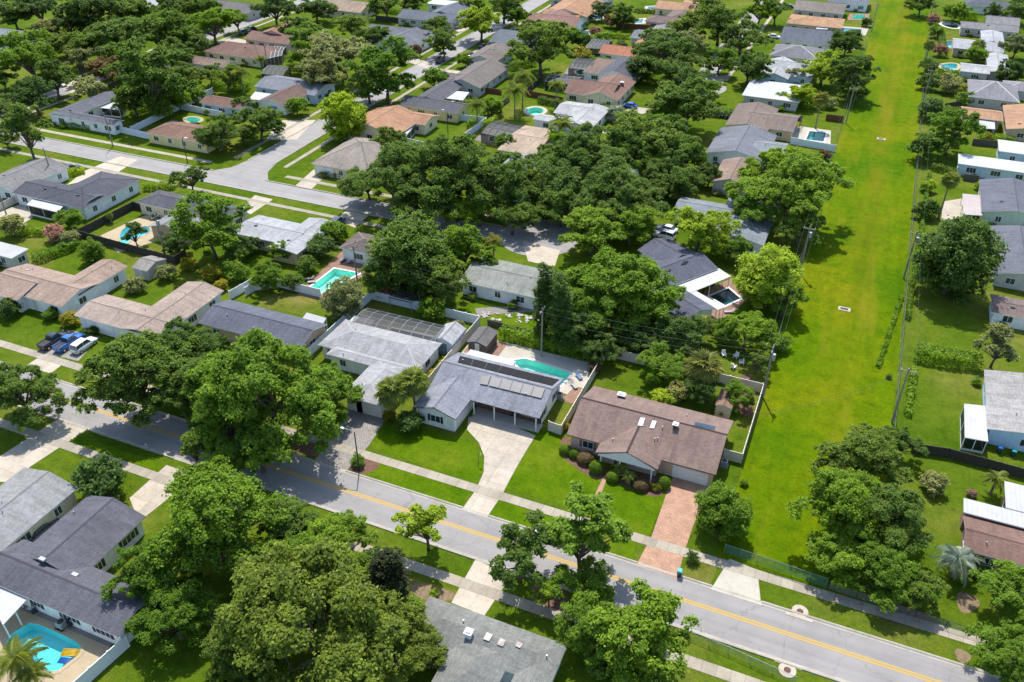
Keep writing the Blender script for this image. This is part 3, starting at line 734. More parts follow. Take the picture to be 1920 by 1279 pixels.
def roof_panel(H, corners, mat, name='solar_panel', n=1, off=.1, framem=None, m=1):
    """quad of 4 pixels lying on the roof, split into n x m panels"""
    Q = []
    for p in corners:
        x, y, z = H.at(*p); Q.append(Vector((x, y, z+off)))
    a, b, c, d = Q
    for j in range(m):
        for i in range(n):
            def L(u, v): return a.lerp(b, u).lerp(d.lerp(c, u), v)
            g = .02; u0, u1, v0, v1 = (i+g)/n, (i+1-g)/n, (j+g)/m, (j+1-g)/m
            if n == 1: u0, u1 = 0, 1
            if m == 1: v0, v1 = 0, 1
            P = [L(u0, v0), L(u1, v0), L(u1, v1), L(u0, v1)]; nrm = (P[1]-P[0]).cross(P[3]-P[0]).normalized()
            if nrm.z < 0: P = P[::-1]; nrm = -nrm
            mb = MB(); lo = [q-nrm*.07 for q in P]; mb.poly(P); mb.poly(lo[::-1], 1)
            for k in range(4): e = (k+1) % 4; mb.poly([lo[k], lo[e], P[e], P[k]], 1)
            o = mb.obj(name, [mat, framem or M_grey], H.root)
def flat_cover(label, corners, h, mat, legs=True, name='patio_cover', cat='patio cover', trim=None, slope=0, posts=None, screen=False, wall=None):
    """free patio roof on posts; four roof corner pixels in order"""
    P = [W(*p, h) for p in corners]; cx = sum(p[0] for p in P)/4; cy = sum(p[1] for p in P)/4
    e = empty(name, (cx, cy, 0)); L = [Vector((x-cx, y-cy, h+slope*(y-cy))) for x, y in P]
    if (L[1]-L[0]).cross(L[2]-L[0]).z < 0: L = L[::-1]
    mb = MB(); lo = [v-Vector((0, 0, .12)) for v in L]; mb.poly(L); mb.poly(lo[::-1], 1)
    for k in range(4): j = (k+1) % 4; mb.poly([lo[k], lo[j], L[j], L[k]], 1)
    o = mb.obj('roof', [mat, trim or M_white], e); add_uv(o.data, None)
    pts = [(k, t) for k in range(4) for t in (0, .5)] if legs else []
    for k, t in pts:
        v = L[k].lerp(L[(k+1) % 4], t)*.94; pb = MB(); pb.box(v.x-.06, v.y-.06, 0, v.x+.06, v.y+.06, L[k].lerp(L[(k+1) % 4], t).z-.12); pb.obj('post', [trim or M_white], e)
    if screen:
        for k in range(4):
            a, b = L[k]*.94, L[(k+1) % 4]*.94; sb = MB(); sb.poly([(a.x, a.y, .4), (b.x, b.y, .4), (b.x, b.y, lo[(k+1) % 4].z), (a.x, a.y, lo[k].z)]); sb.obj('screen', [M_screen], e)
            kb = MB(); kb.poly([(a.x, a.y, 0), (b.x, b.y, 0), (b.x, b.y, .4), (a.x, a.y, .4)]); kb.obj('knee_wall', [wall or M_white], e)
    tag(e, label, cat, 'patio covers'); return e
def cage(label, corners, h, nx, ny, mat, rise=.6):
    """screened pool enclosure; four corner pixels at height h in order"""
    P = [W(*p, h) for p in corners]; cx = sum(p[0] for p in P)/4; cy = sum(p[1] for p in P)/4
    e = empty('pool_enclosure', (cx, cy, 0)); a, b, c, d = [Vector((x-cx, y-cy, h)) for x, y in P]
    def L(u, v):
        q = a.lerp(b, u).lerp(d.lerp(c, u), v); k = min(v, 1-v); return q+Vector((0, 0, rise*min(1, k/.28)))
    for i in range(nx+1):
        mb = MB(); vs = [L(i/nx, v) for v in (0, .28, .5, .72, 1)]; mb.tube([Vector((vs[0].x, vs[0].y, 0))]+vs+[Vector((vs[-1].x, vs[-1].y, 0))], .06, 4); mb.obj('beam', [mat], e)
    for j in range(ny+1):
        mb = MB(); mb.tube([L(0, j/ny), L(1, j/ny)], .045, 4); mb.obj('purlin', [mat], e)
    for i in range(nx):
        for j in range(ny):
            sb = MB(); sb.poly([L(i/nx, j/ny), L((i+1)/nx, j/ny), L((i+1)/nx, (j+1)/ny), L(i/nx, (j+1)/ny)]); sb.obj('screen_panel', [M_screen], e)
    for s in ((0, 0, 1, 0), (1, 0, 1, 1), (1, 1, 0, 1), (0, 1, 0, 0)):
        p, q = L(s[0], s[1]), L(s[2], s[3]); sb = MB(); sb.poly([(p.x, p.y, .05), (q.x, q.y, .05), q, p]); sb.obj('wall_screen', [M_screen], e)
    tag(e, label, 'pool enclosure', 'screened pool enclosures'); return e

# ---------------------------------------------------------------- fences
UNIT = {}
def unit_panel(style, mat):
    k = (style, mat.name)
    if k not in UNIT:
        mb = MB()
        if style == 'link': mb.poly([(0, 0, .05), (1, 0, .05), (1, 0, .97), (0, 0, .97)])
        else:
            mb.box(0, -.025, .03, 1, .025, .97)
            mb.box(0, -.045, .0, 1, .045, .07); mb.box(0, -.045, .93, 1, .045, 1.0)
            if style == 'wood':
                for i in range(12): mb.box(i/12+.006, -.04, .07, (i+1)/12-.006, .04 if i % 2 else .05, .93)
        UNIT[k] = mb.mesh('panel', [mat])
    return UNIT[k]
def fence(label, pts, h, style, mat, postm=None, world=False, step=2.4, top=False, name=None):
    P = [Vector((*p, 0)) if world else Vector((*W(p[0], p[1], h if top else 0), 0)) for p in pts]
    nm = name or {'vinyl': 'vinyl_fence', 'wood': 'wood_fence', 'link': 'chain_link_fence'}[style]
    e = empty(nm, P[0]); postm = postm or mat; pk = ('post', postm.name, style, h)
    if pk not in UNIT:
        mb = MB(); r = .035 if style == 'link' else .065
        if style == 'link': mb.tube([(0, 0, -.1), (0, 0, h+.08)], r, 6)
        else: mb.box(-r, -r, -.1, r, r, h+.06); mb.box(-r-.02, -r-.02, h+.06, r+.02, r+.02, h+.1)
        UNIT[pk] = mb.mesh('post', [postm])
    for s, (a, b) in enumerate(zip(P[:-1], P[1:])):
        d = b-a; L = d.length; n = max(1, round(L/step)); ang = math.atan2(d.y, d.x)
        for i in range(n+1):
            if i == 0 and s: continue
            o = new('post', UNIT[pk], e); o.location = a.lerp(b, i/n)-P[0]; o.rotation_euler = (0, 0, ang)
        for i in range(n):
            o = new('panel', unit_panel(style, mat), e); o.location = a.lerp(b, i/n)-P[0]; o.rotation_euler = (0, 0, ang); o.scale = (L/n, 1, h)
        if style == 'link':
            mb = MB(); q = a-P[0]; w = b-P[0]; mb.tube([q+Vector((0, 0, h)), w+Vector((0, 0, h))], .03, 5); mb.obj('top_rail', [postm], e)
    tag(e, label, 'fence', 'yard fences'); return e

# ---------------------------------------------------------------- cars
def loft(mb, secs, mi=0):
    """secs: list of rings with equal point counts"""
    n = len(secs[0]); k = len(mb.v)
    for s in secs: mb.v += [tuple(p) for p in s]
    for i in range(len(secs)-1):
        for j in range(n):
            mb.f.append((k+i*n+j, k+i*n+(j+1) % n, k+(i+1)*n+(j+1) % n, k+(i+1)*n+j)); mb.m.append(mi)
    mb.f.append(tuple(k+j for j in range(n-1, -1, -1))); mb.m.append(mi); mb.f.append(tuple(k+(len(secs)-1)*n+j for j in range(n))); mb.m.append(mi)
def paint(name, col):
    if name in MC: return MC[name]
    m, t, b = base_mat(name, .25); b.inputs['Base Color'].default_value = col; b.inputs['Coat Weight'].default_value = .6; MC[name] = m; return m
M_head = paint('headlight_glass', (.7, .72, .75, 1)); M_tail = paint('tail_light_red', (.35, .02, .02, 1))
def car(label, px, py, heading, col, kind='sedan', cat='car', world=None, z=0.02):
    x, y = world or W(px, py, .7)
    e = empty({'pickup': 'pickup_truck', 'suv': 'parked_suv'}.get(kind, 'parked_car'), (x, y, z), heading); tag(e, label, cat, 'parked vehicles')
    pm = paint('car_paint_%d_%d_%d' % tuple(int(v*999) for v in col[:3]), col)
    def ring(x, w, zb, zt, sh=.12):
        return [(x, -w, zb), (x, w, zb), (x, w*1.02, (zb+zt)/2), (x, w*.97, zt-sh*.4), (x, w*.85, zt), (x, -w*.85, zt), (x, -w*.97, zt-sh*.4), (x, -w*1.02, (zb+zt)/2)]
    Lh = 2.35 if kind != 'pickup' else 2.75
    belt = {'sedan': .92, 'suv': 1.05, 'pickup': 1.1}[kind]; roofz = {'sedan': 1.42, 'suv': 1.75, 'pickup': 1.85}[kind]
    b = MB()
    loft(b, [ring(-Lh, .72, .42, belt-.18), ring(-Lh+.12, .84, .28, belt-.02), ring(-Lh+.9, .9, .24, belt), ring(.2, .91, .22, belt), ring(1.0, .9, .24, belt-.03), ring(Lh-.55, .87, .27, belt-.14), ring(Lh-.12, .8, .32, belt-.24), ring(Lh, .66, .42, belt-.36)])
    bo = b.obj('body', [pm], e, True)
    if kind == 'sedan': cab = [(-1.75, .74, belt-.03), (-1.15, .66, roofz-.05), (-.2, .64, roofz), (.35, .64, roofz-.04), (1.15, .76, belt-.06)]
    elif kind == 'suv': cab = [(-2.25, .76, belt-.02), (-1.95, .7, roofz-.08), (-.6, .68, roofz), (.35, .67, roofz-.05), (1.05, .78, belt-.04)]
    else: cab = [(-.75, .78, belt-.02), (-.6, .7, roofz-.06), (-.1, .69, roofz), (.6, .68, roofz-.05), (1.25, .79, belt-.05)]
    g = MB(); loft(g, [[(cx_, -w*1.1, belt-.06), (cx_, w*1.1, belt-.06), (cx_, w, max(zt, belt)), (cx_, -w, max(zt, belt))] for cx_, w, zt in cab]); g.obj('glasshouse', [M_glass], e)
    rf = MB(); mid = cab[1:4]; loft(rf, [[(cx_, -w-.015, zt-.02), (cx_, w+.015, zt-.02), (cx_, w*.9, zt+.035), (cx_, -w*.9, zt+.035)] for cx_, w, zt in mid]); rf.obj('roof', [pm], e)
    for s in (-1, 1):
        for q in ((cab[1], cab[0]), (cab[3], cab[4]), (cab[2], (cab[2][0]-.05, cab[2][1]*1.1, belt-.05))):
            pb = MB(); pb.tube([(q[0][0], s*q[0][1], q[0][2]), (q[1][0], s*q[1][1]*1.03, q[1][2])], .045, 4); pb.obj('pillar', [pm], e)
    if kind == 'pickup':
        bed = MB(); bed.box(-2.6, -.72, belt+.004, -.9, .72, belt+.01); bed.obj('bed', [M_black], e)
        for yy in (-.8, .8): rb = MB(); rb.box(-2.65, yy-.08, belt-.02, -.85, yy+.08, belt+.12); rb.obj('bed_rail', [pm], e)
    for wx in (-Lh+.85, Lh-.95):
        for s in (-1, 1):
            t = MB(); t.tube([(wx, s*.93, .33), (wx, s*.7, .33)], .33, 14); tr = t.obj('wheel', [M_black], e)
            h = MB(); h.tube([(wx, s*.945, .33), (wx, s*.9, .33)], .2, 10); h.obj('rim', [M_silver], tr)
    for s in (-1, 1):
        hb = MB(); hb.box(Lh-.2, s*.62-.16, belt-.46, Lh-.02, s*.62+.12, belt-.3); hb.obj('headlight', [M_head], e)
        tb = MB(); tb.box(-Lh-.01, s*.68-.12, belt-.36, -Lh+.1, s*.68+.12, belt-.16); tb.obj('tail_light', [M_tail], e)
        mb = MB(); mb.box(.75, s*.98-.1, belt-.02, .9, s*.98+.1, belt+.14); mb.obj('mirror', [pm], e)
    return e
# ================================================================ SETTING
G_far = grass('lawn_grass', (A(146, 152, 66), A(116, 142, 36), A(92, 126, 24)), .05)
G_lush = grass('lush_lawn', (A(134, 156, 36), A(112, 148, 18), A(90, 134, 13)), .09, seed=3)
G_dry = grass('dry_lawn', (A(172, 160, 96), A(146, 150, 66), A(116, 136, 44)), .12, seed=9)
G_strip = grass('strip_grass', (A(156, 160, 22), A(122, 152, 10), A(90, 138, 8)), .035, True, seed=5)
C_walk = concrete('sidewalk_concrete', A(218, 206, 184)); C_drive = concrete('driveway_concrete', A(244, 230, 208)); C_light = concrete('new_concrete', A(238, 230, 212), .5)
C_kerb = concrete('kerb_concrete', A(222, 214, 198)); C_deck = concrete('deck_concrete', A(240, 216, 176), .4); C_grey = concrete('grey_concrete', A(176, 170, 162))
ASPH = asphalt('asphalt', A(192, 187, 182)); ASPH2 = asphalt('pale_asphalt', A(196, 191, 186))
PAVER = brickmat('grey_pavers', A(212, 205, 196), A(190, 184, 176), A(150, 145, 136), .45, .3, .03)
STAMP = brickmat('salmon_stamped_paving', A(242, 196, 162), A(228, 178, 146), A(196, 146, 118), .5, .35, .02)
PINKP = brickmat('pink_patio_pavers', A(216, 170, 142), A(196, 150, 128), A(150, 118, 100), .35, .3, .03)
MULCH = plain('mulch', A(142, 104, 82), .95, 0, .35); BARE = plain('leaf_litter', A(166, 142, 108), .95, 0, .35)
YEL = worn('yellow_line_paint', A(248, 200, 66), A(205, 178, 110)); WHITEP = plain('white_line_paint', A(225, 222, 212), .7)

POOLSPEC = [  # label, outline px, water, shell, rounding, coping width, coping material
 ('turquoise pool with slanted end behind the grey-roofed house with the curved driveway', [(958, 676), (985, 673), (1027, 685), (1070, 700), (1052, 723), (1000, 712)], WAT_G, SHELL_G, 0, .4, None),
 ('bright aqua pool with rounded ends in the bottom left corner, a yellow float on it', [(60, 1165), (110, 1187), (153, 1208), (150, 1226), (128, 1243), (104, 1262), (60, 1252), (20, 1232), (8, 1212), (18, 1190), (38, 1178)], WAT, SHELL, 1, .45, C_deck),
 ('rectangular green pool beside the brown hip-roofed pool house', [(627, 504), (674, 513), (602, 549), (578, 542)], WAT_G, SHELL_G, 0, .4, None),
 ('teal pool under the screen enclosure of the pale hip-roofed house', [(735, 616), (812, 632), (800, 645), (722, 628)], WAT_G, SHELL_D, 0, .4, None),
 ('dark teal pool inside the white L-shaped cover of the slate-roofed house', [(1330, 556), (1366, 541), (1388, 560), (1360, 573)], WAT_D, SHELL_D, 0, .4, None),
 ('kidney-shaped pool half hidden by a small tree inside the dark wood fence', [(226, 434), (242, 423), (262, 426), (276, 424), (284, 433), (268, 443), (248, 447), (236, 459), (224, 452)], WAT, SHELL, 2, .4, C_deck),
 ('small oval pool in the white-fenced yard behind the brown-roofed yellow house', [(346, 223), (360, 219), (377, 223), (374, 229), (356, 230)], WAT_G, SHELL_G, 2, .9, C_deck),
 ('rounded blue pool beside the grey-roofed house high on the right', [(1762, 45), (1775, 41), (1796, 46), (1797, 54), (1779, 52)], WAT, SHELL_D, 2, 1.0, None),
 ('small square pool behind the pale-roofed house, pink tree beside it', [(1771, 78), (1785, 77), (1784, 90), (1769, 88)], WAT, SHELL, 0, 1.2, PINKP),
 ('curved pool with a tan rim behind the white-roofed house on the right', [(1761, 123), (1778, 119), (1797, 120), (1793, 131), (1774, 133)], WAT, SHELL, 2, 1.0, C_deck),
 ('green rectangular pool at the far end of the grass strip', [(1600, 28), (1622, 28), (1620, 36), (1598, 36)], WAT_G, SHELL_G, 0, 1.6, PINKP),
 ('turquoise pool on a white deck left of the far grass strip', [(1585, 53), (1616, 55), (1612, 63), (1580, 60)], WAT, SHELL, 0, 2.2, C_light),
 ('murky green rectangular pool beside the taupe roofs at the strip', [(1518, 246), (1549, 249), (1544, 266), (1511, 262)], WAT_D, SHELL_G, 0, .4, None),
 ('small blue pool half under the dark trees left of the strip', [(1583, 87), (1601, 88), (1597, 95), (1580, 93)], WAT, SHELL, 1, .8, C_deck),
 ('round green pool with a white rim beside the white-roofed house', [(986, 207), (1000, 201), (1016, 203), (1021, 209), (1010, 215), (994, 215)], WAT_G, SHELL_G, 2, 1.1, C_light),
 ('blue pool between the two dark screen enclosures', [(1078, 134), (1092, 129), (1100, 134), (1088, 142)], WAT, SHELL, 1, .8, None),
 ('small round pool in the shrubs behind the red-brown roof', [(1089, 61), (1103, 57), (1109, 62), (1096, 67)], WAT, SHELL, 2, 1.0, C_light),
 ('rectangular turquoise pool beside the orange roof at the top', [(1111, 30), (1129, 28), (1128, 36), (1112, 37)], WAT, SHELL, 0, 1.4, C_light),
 ('small aqua pool beside the mauve-brown roof', [(1192, 38), (1206, 36), (1204, 43), (1191, 44)], WAT, SHELL, 0, 1.4, C_light),
 ('tiny pool at the left end of the far orange roof', [(1215, 13), (1231, 12), (1229, 17), (1214, 18)], WAT, SHELL, 0, 1.2, C_light),
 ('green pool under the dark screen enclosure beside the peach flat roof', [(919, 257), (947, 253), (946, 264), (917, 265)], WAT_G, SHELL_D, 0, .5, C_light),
 ('narrow aqua pool by the white screen enclosure at the upper left', [(507, 113), (530, 105), (528, 112), (509, 119)], WAT, SHELL, 0, .8, None),
]
for s in POOLSPEC:
    pool(s[0], s[1], s[2], s[3], s[4], 1.3, s[5], s[6])
def inpoly(p, P):
    c = False
    for i in range(len(P)):
        a, b = P[i-1], P[i]
        if (a[1] > p[1]) != (b[1] > p[1]) and p[0] < (b[0]-a[0])*(p[1]-a[1])/(b[1]-a[1])+a[0]: c = not c
    return c
def holes_in(P): return [q for q in POOLS if all(inpoly(v, P) for v in q)]
sheet('ground', [(-900, -60), (500, -60), (500, 1400), (-900, 1400)], 0, G_far, True, POOLS)
def area(name, pts, z, mat, world=False, label=None):
    P = wpoly(pts, world); return sheet(name, P, z, mat, True, holes_in(P), label)
# the mown strip and lawns
area('grass_strip', [(-5.2, 77.0), (13.6, 76.9), (13.7, 250), (13.4, 460), (-5.4, 460), (-5.7, 250), (-5.6, 160), (-4.9, 110)], .006, G_strip, True)
for pts in ([(690, 812), (740, 790), (800, 805), (880, 830), (905, 850), (905, 885), (888, 905), (700, 842)], [(700, 862), (885, 915), (862, 950), (672, 888)],
            [(940, 788), (1010, 800), (1062, 815), (1050, 850), (1085, 885), (1130, 905), (1100, 960), (940, 912), (985, 850), (1003, 815), (960, 795)],
            [(925, 928), (1080, 972), (1190, 1010), (1190, 1058), (915, 968)], [(1140, 900), (1230, 925), (1246, 935), (1215, 1008), (1112, 965)],
            [(130, 812), (310, 872), (280, 890), (95, 832)]):
    area('lawn', pts, .004, G_lush)
for pts in ([(490, 560), (530, 545), (600, 565), (570, 590), (480, 575)], [(760, 1080), (865, 1110), (835, 1135), (770, 1130)], [(20, 470), (110, 480), (90, 500), (30, 495)], [(1340, 1080), (1330, 1100), (1270, 1085), (1300, 1040), (1345, 1060)]):
    area('lawn', pts, .004, G_dry)
# main road
def rect(x0, y0, x1, y1): return [(x0, y0), (x1, y0), (x1, y1), (x0, y1)]
sheet('road', rect(-320, 65.1, 140, 71.6), .012, ASPH, True, label='grey asphalt road with a double yellow line')
for y in (68.52, 68.88): sheet('yellow_line', rect(-320, y-.1, 140, y+.1), .017, YEL, True)
def kerb(name, x0, x1, y, gaps, side):
    mb = MB(); xs = [x0]
    for a, b in sorted(gaps): xs += [a, b]
    xs.append(x1)
    for a, b in zip(xs[::2], xs[1::2]):
        mb.poly([(a, y, .02), (b, y, .02), (b, y+side*.12, .13), (a, y+side*.12, .13)]); mb.poly([(a, y+side*.12, .13), (b, y+side*.12, .13), (b, y+side*.3, .13), (a, y+side*.3, .13)]); mb.poly([(a, y+side*.3, .13), (b, y+side*.3, .13), (b, y+side*.32, -.02), (a, y+side*.32, -.02)])
        for q in (a, b): mb.poly([(q, y, 0), (q, y+side*.12, .13), (q, y+side*.3, .13), (q, y+side*.32, 0)])
    for a, b in zip(xs[1:-1:2], xs[2::2]): mb.poly([(a, y, .02), (b, y, .02), (b, y+side*.3, .034), (a, y+side*.3, .034)])
    o = mb.obj(name, [C_kerb]); struct(o)
def gx(*px): return [W(*p)[0] for p in px]
gapsN = [tuple(gx((866, 955), (913, 970))), tuple(gx((1194, 1058), (1270, 1085))), tuple(gx((590, 866), (648, 884))), tuple(gx((1333, 1105), (1427, 1135))), tuple(gx((45, 688), (95, 700)))]
gapsS = [tuple(gx((110, 785), (165, 804))), tuple(gx((312, 872), (375, 893))), tuple(gx((892, 1048), (957, 1082)))]
kerb('kerb_north', -320, 140, 71.85, gapsN, 1); kerb('kerb_south', -320, 140, 64.85, gapsS, -1)
for y0, y1 in ((71.6, 71.85), (64.85, 65.1)): sheet('gutter', rect(-320, y0, 140, y1), .016, C_kerb, True)
def sidewalk(name, x0, x1, y, w, step=1.55):
    b = sheet(name, rect(x0, y-w/2-.01, x1, y+w/2+.01), .02, M_joint, True)
    mb = MB(); mb.box(0, -w/2, -.05, step-.03, w/2, .032); me = mb.mesh('slab', [C_walk])
    x = x0
    while x+step < x1: o = new('slab', me, b); o.location = (x, y, 0); x += step
sidewalk('sidewalk_north', -135, 45, 76.0, 1.5); sidewalk('sidewalk_south', -135, 20, 60.75, 1.5)
# side streets
sheet('side_street', rect(-320, 143.7, -62, 149.5), .012, ASPH2, True)
def disc(cx, cy, r, n=36): return [(cx+r*math.cos(2*math.pi*i/n), cy+r*math.sin(2*math.pi*i/n)) for i in range(n)]
sheet('cul_de_sac', disc(-57, 148.2, 8.4), .016, ASPH2, True)
sheet('cross_street', [(-142.5, 149.5), (-126, 149.5), (-129.5, 154), (-131, 160), (-131.2, 470), (-138.2, 470), (-138.2, 160), (-139.5, 153)], .014, ASPH2, True)
sheet('cross_street', rect(-226.5, 90, -219.5, 470), .014, ASPH2, True)
sheet('cross_street', rect(-52.3, 258, -45.8, 470), .012, ASPH2, True); sheet('cul_de_sac', disc(-49, 259, 8.5), .016, ASPH2, True)
for y, x0, x1 in ((143.45, -320, -64), (149.75, -320, -142), (149.75, -127, -66)): 
    mb = MB(); mb.box(x0, y-.15, -.02, x1, y+.15, .12); struct(mb.obj('kerb', [C_kerb]))
for x, y0, y1 in ((-131.0, 158, 470), (-138.4, 158, 470)):
    mb = MB(); mb.box(x-.15, y0, -.02, x+.15, y1, .12); struct(mb.obj('kerb', [C_kerb]))
for r in (rect(-320, 153.0, -146, 154.3), rect(-124, 153.0, -68, 154.3), rect(-320, 139.0, -66, 140.2), rect(-128.0, 158, -126.8, 470), rect(-143.0, 158, -141.8, 470), rect(-230.5, 90, -229.3, 470), rect(-216.7, 160, -215.5, 470), rect(-43.0, 268, -41.8, 470)):
    sheet('sidewalk', r, .026, C_walk, True)
# driveways and paths
slabs('driveway', [(878, 783), (893, 778), (955, 795), (1004, 817), (985, 848), (962, 888), (940, 930), (913, 970), (866, 955), (893, 918), (907, 885), (908, 856), (898, 830), (876, 806)], C_drive, 'curved pale concrete driveway of the grey-roofed house', 3.2)
sheet('driveway', [(1262, 893), (1333, 912), (1300, 985), (1283, 1035), (1270, 1085), (1194, 1058), (1222, 1005), (1248, 930)], .018, STAMP, label='salmon stamped driveway of the brown-roofed house')
sheet('path', [(1132, 893), (1141, 889), (1113, 964), (1100, 960)], .018, STAMP)
sheet('driveway', [(655, 765), (722, 788), (692, 835), (648, 884), (590, 866), (625, 810)], .018, PAVER, label='grey paver driveway beside the palm pair')
slabs('driveway', [(1368, 1048), (1420, 1068), (1427, 1135), (1333, 1105)], C_light, 'white concrete apron at the gate of the grass strip', 4)
sheet('driveway', [(70, 660), (128, 618), (188, 632), (147, 677)], .018, PAVER); slabs('driveway', [(70, 672), (118, 683), (95, 700), (45, 688)], C_drive, 'concrete apron below the three parked vehicles', 3)
slabs('driveway', [(110, 785), (165, 804), (57, 875), (20, 905), (-40, 900), (-10, 862)], C_drive, 'shaded concrete driveway at the left edge', 3)
slabs('driveway', [(312, 872), (375, 893), (347, 909), (288, 957), (260, 978), (243, 934)], C_drive, 'concrete driveway between the lawn and the dark grey roof at the left', 3)
slabs('driveway', [(892, 1048), (957, 1082), (908, 1155), (846, 1130)], C_drive, 'concrete driveway above the bottom grey hip roof', 3)
for pts in ([(125, 347), (215, 327), (258, 300), (225, 293), (160, 320)], [(450, 392), (478, 366), (512, 374), (470, 402)], [(552, 350), (583, 356), (614, 326), (588, 318)], [(628, 412), (655, 390), (698, 398), (665, 427)],
            [(500, 262), (520, 226), (592, 225), (556, 262)], [(0, 398), (45, 380), (62, 408), (42, 420), (0, 412)], [(1125, 248), (1160, 258), (1200, 248), (1158, 238)], [(1170, 208), (1205, 214), (1225, 205), (1190, 200)],
            [(115, 165), (140, 150), (165, 158), (135, 175)], [(760, 115), (800, 128), (815, 120), (775, 108)], [(830, 50), (860, 60), (885, 52), (855, 45)], [(815, 128), (880, 135), (872, 142), (800, 140)],
            [(1225, 455), (1270, 462), (1262, 440), (1225, 432)], [(980, 452), (1050, 470), (1040, 500), (990, 490)], [(1300, 150), (1350, 160), (1370, 140)], [(405, 78), (440, 70), (470, 78), (430, 90)]):
    sheet('driveway', pts, .02, C_drive)
# patios and decks
area('patio', rect(-53.6, 100.5, -31.4, 109.9), .02, C_light, True, 'pale pool deck behind the solar house'); sheet('patio', rect(-53.4, 104.5, -47.5, 109.7), .026, PINKP, True); sheet('patio', [(-33.8, 98.6), (-31.4, 98.6), (-31.4, 103), (-33.0, 103)], .026, PINKP, True)
area('patio', [(-40, 1120), (60, 1150), (216, 1218), (150, 1300), (60, 1340), (-60, 1330)], .02, C_deck); 
sheet('patio', [(-30, 1092), (60, 1128), (214, 1190), (207, 1214), (62, 1152), (-36, 1118)], .026, C_grey)
area('patio', [(556, 552), (640, 472), (705, 482), (690, 515), (650, 536), (606, 563)], .02, PINKP); area('patio', [(676, 600), (830, 636), (808, 660), (640, 628)], .02, C_grey)
area('patio', [(1300, 590), (1322, 545), (1372, 522), (1408, 556), (1372, 588), (1340, 606)], .02, PINKP); area('patio', [(188, 442), (252, 412), (290, 398), (306, 420), (300, 450), (256, 464), (222, 474)], .02, C_deck)
area('patio', [(1470, 247), (1500, 237), (1558, 245), (1557, 272), (1475, 266)], .02, C_light); area('patio', [(1768, 378), (1805, 372), (1812, 410), (1765, 412)], .02, C_drive)
area('patio', [(1050, 148), (1070, 120), (1130, 120), (1120, 150)], .02, C_grey); area('patio', [(890, 262), (915, 236), (985, 236), (985, 262), (930, 275)], .02, C_grey); area('patio', [(330, 232), (340, 213), (400, 222), (395, 236)], .02, G_lush)
area('patio', [(890, 578), (1005, 572), (1012, 584), (895, 592)], .02, C_grey); area('lawn', [(-60, 115.6), (-34, 115.4), (-34, 121.5), (-58, 121.5)], .005, G_lush, True)
for pts in ([(1052, 820), (1062, 818), (1110, 850), (1125, 880), (1240, 892), (1255, 905), (1238, 935), (1200, 925), (1140, 898), (1130, 902), (1090, 885), (1050, 855)], [(655, 850), (700, 855), (715, 870), (700, 885), (670, 890), (648, 878)],
            [(1380, 700), (1420, 705), (1412, 790), (1380, 770)], [(1640, 1125), (1750, 1150), (1745, 1185), (1640, 1160)], [(1000, 1080), (1070, 1100), (1060, 1170), (990, 1140)], [(560, 810), (620, 830), (600, 860), (540, 845)], [(400, 1120), (470, 1140), (440, 1200), (380, 1180)]):
    sheet('mulch_bed', smooth_poly(wpoly(pts)), .008, MULCH, True)
for pts in ([(760, 1085), (862, 1112), (850, 1128), (780, 1125)], [(1790, 1100), (1850, 1130), (1800, 1160)], [(1785, 1210), (1830, 1230), (1800, 1250)], [(1450, 600), (1440, 660), (1425, 640)]):
    sheet('bare_ground', smooth_poly(wpoly(pts)), .007, BARE, True)
# storm inlets on the strip, manholes at the kerb
for i, (px, py, lab) in enumerate(((1583, 580, 'concrete storm inlet with iron grate, nearer one on the grass strip'), (1652, 261, 'concrete storm inlet with iron grate, farther one on the grass strip'))):
    x, y = W(px, py); e = empty('storm_inlet', (x, y, 0)); tag(e, lab, 'storm drain', 'storm inlets on the strip')
    mb = MB(); mb.box(-1.05, -.65, 0, 1.05, .65, .1); mb.obj('surround', [C_drive], e)
    for k in range(9): gb = MB(); gb.box(-.6+k*.14, -.32, .1, -.52+k*.14, .32, .13); gb.obj('grate_bar', [M_dark], e)
    pb = MB(); pb.box(-.66, -.36, .1, .66, .36, .108); pb.obj('pit', [M_black], e)
for px, py, lab in ((1500, 1147, 'round concrete manhole in the verge beyond the road'), (1476, 1257, 'round concrete manhole behind the near kerb')):
    x, y = W(px, py); e = empty('manhole', (x, y, 0)); tag(e, lab, 'manhole', 'manholes by the kerb')
    mb = MB(); mb.tube([(0, 0, -.02), (0, 0, .07)], .95, 24); mb.box(-1.5, -1.05 if py < 1200 else .6, -.02, 1.5, -.6 if py < 1200 else 1.1, .06); mb.obj('collar', [C_drive], e)
    lb = MB(); lb.tube([(0, 0, .06), (0, 0, .09)], .38, 20); lb.obj('lid', [plain('rusty_iron', A(120, 84, 70), .8)], e)

# ================================================================ HOUSES
def S(r, g, b): return shingle(A(*(min(232, v*1.0+22) for v in (r, g, b))))
def PR(r, g, b): return panelroof(A(r, g, b))
def ST(r, g, b): return stucco(tuple(min(.86, lin(v)*1.05) for v in (r, g, b))+(1,))
W_white = ST(236, 236, 232); W_cream = ST(226, 212, 176); W_tan = ST(198, 170, 136); W_blue = ST(186, 204, 214); W_grey = ST(184, 182, 176); W_yel = ST(224, 206, 150); W_brown = ST(150, 116, 92); W_pink = ST(226, 186, 176); W_green = ST(190, 204, 190)
PANEL_BLK = plain('black_solar_mat', (.006, .006, .007, 1), .95); PANEL_BLU = plain('blue_solar_cells', (.05, .09, .14, 1), .2); PANEL_GRY = panelroof(A(176, 172, 168)); SKYL = plain('skylight_dome', (.75, .77, .78, 1), .2)
grey1 = S(134, 133, 142); brown1 = S(140, 108, 94); pale1 = S(196, 195, 194); slate1 = S(96, 97, 110); tan1 = S(198, 174, 156)
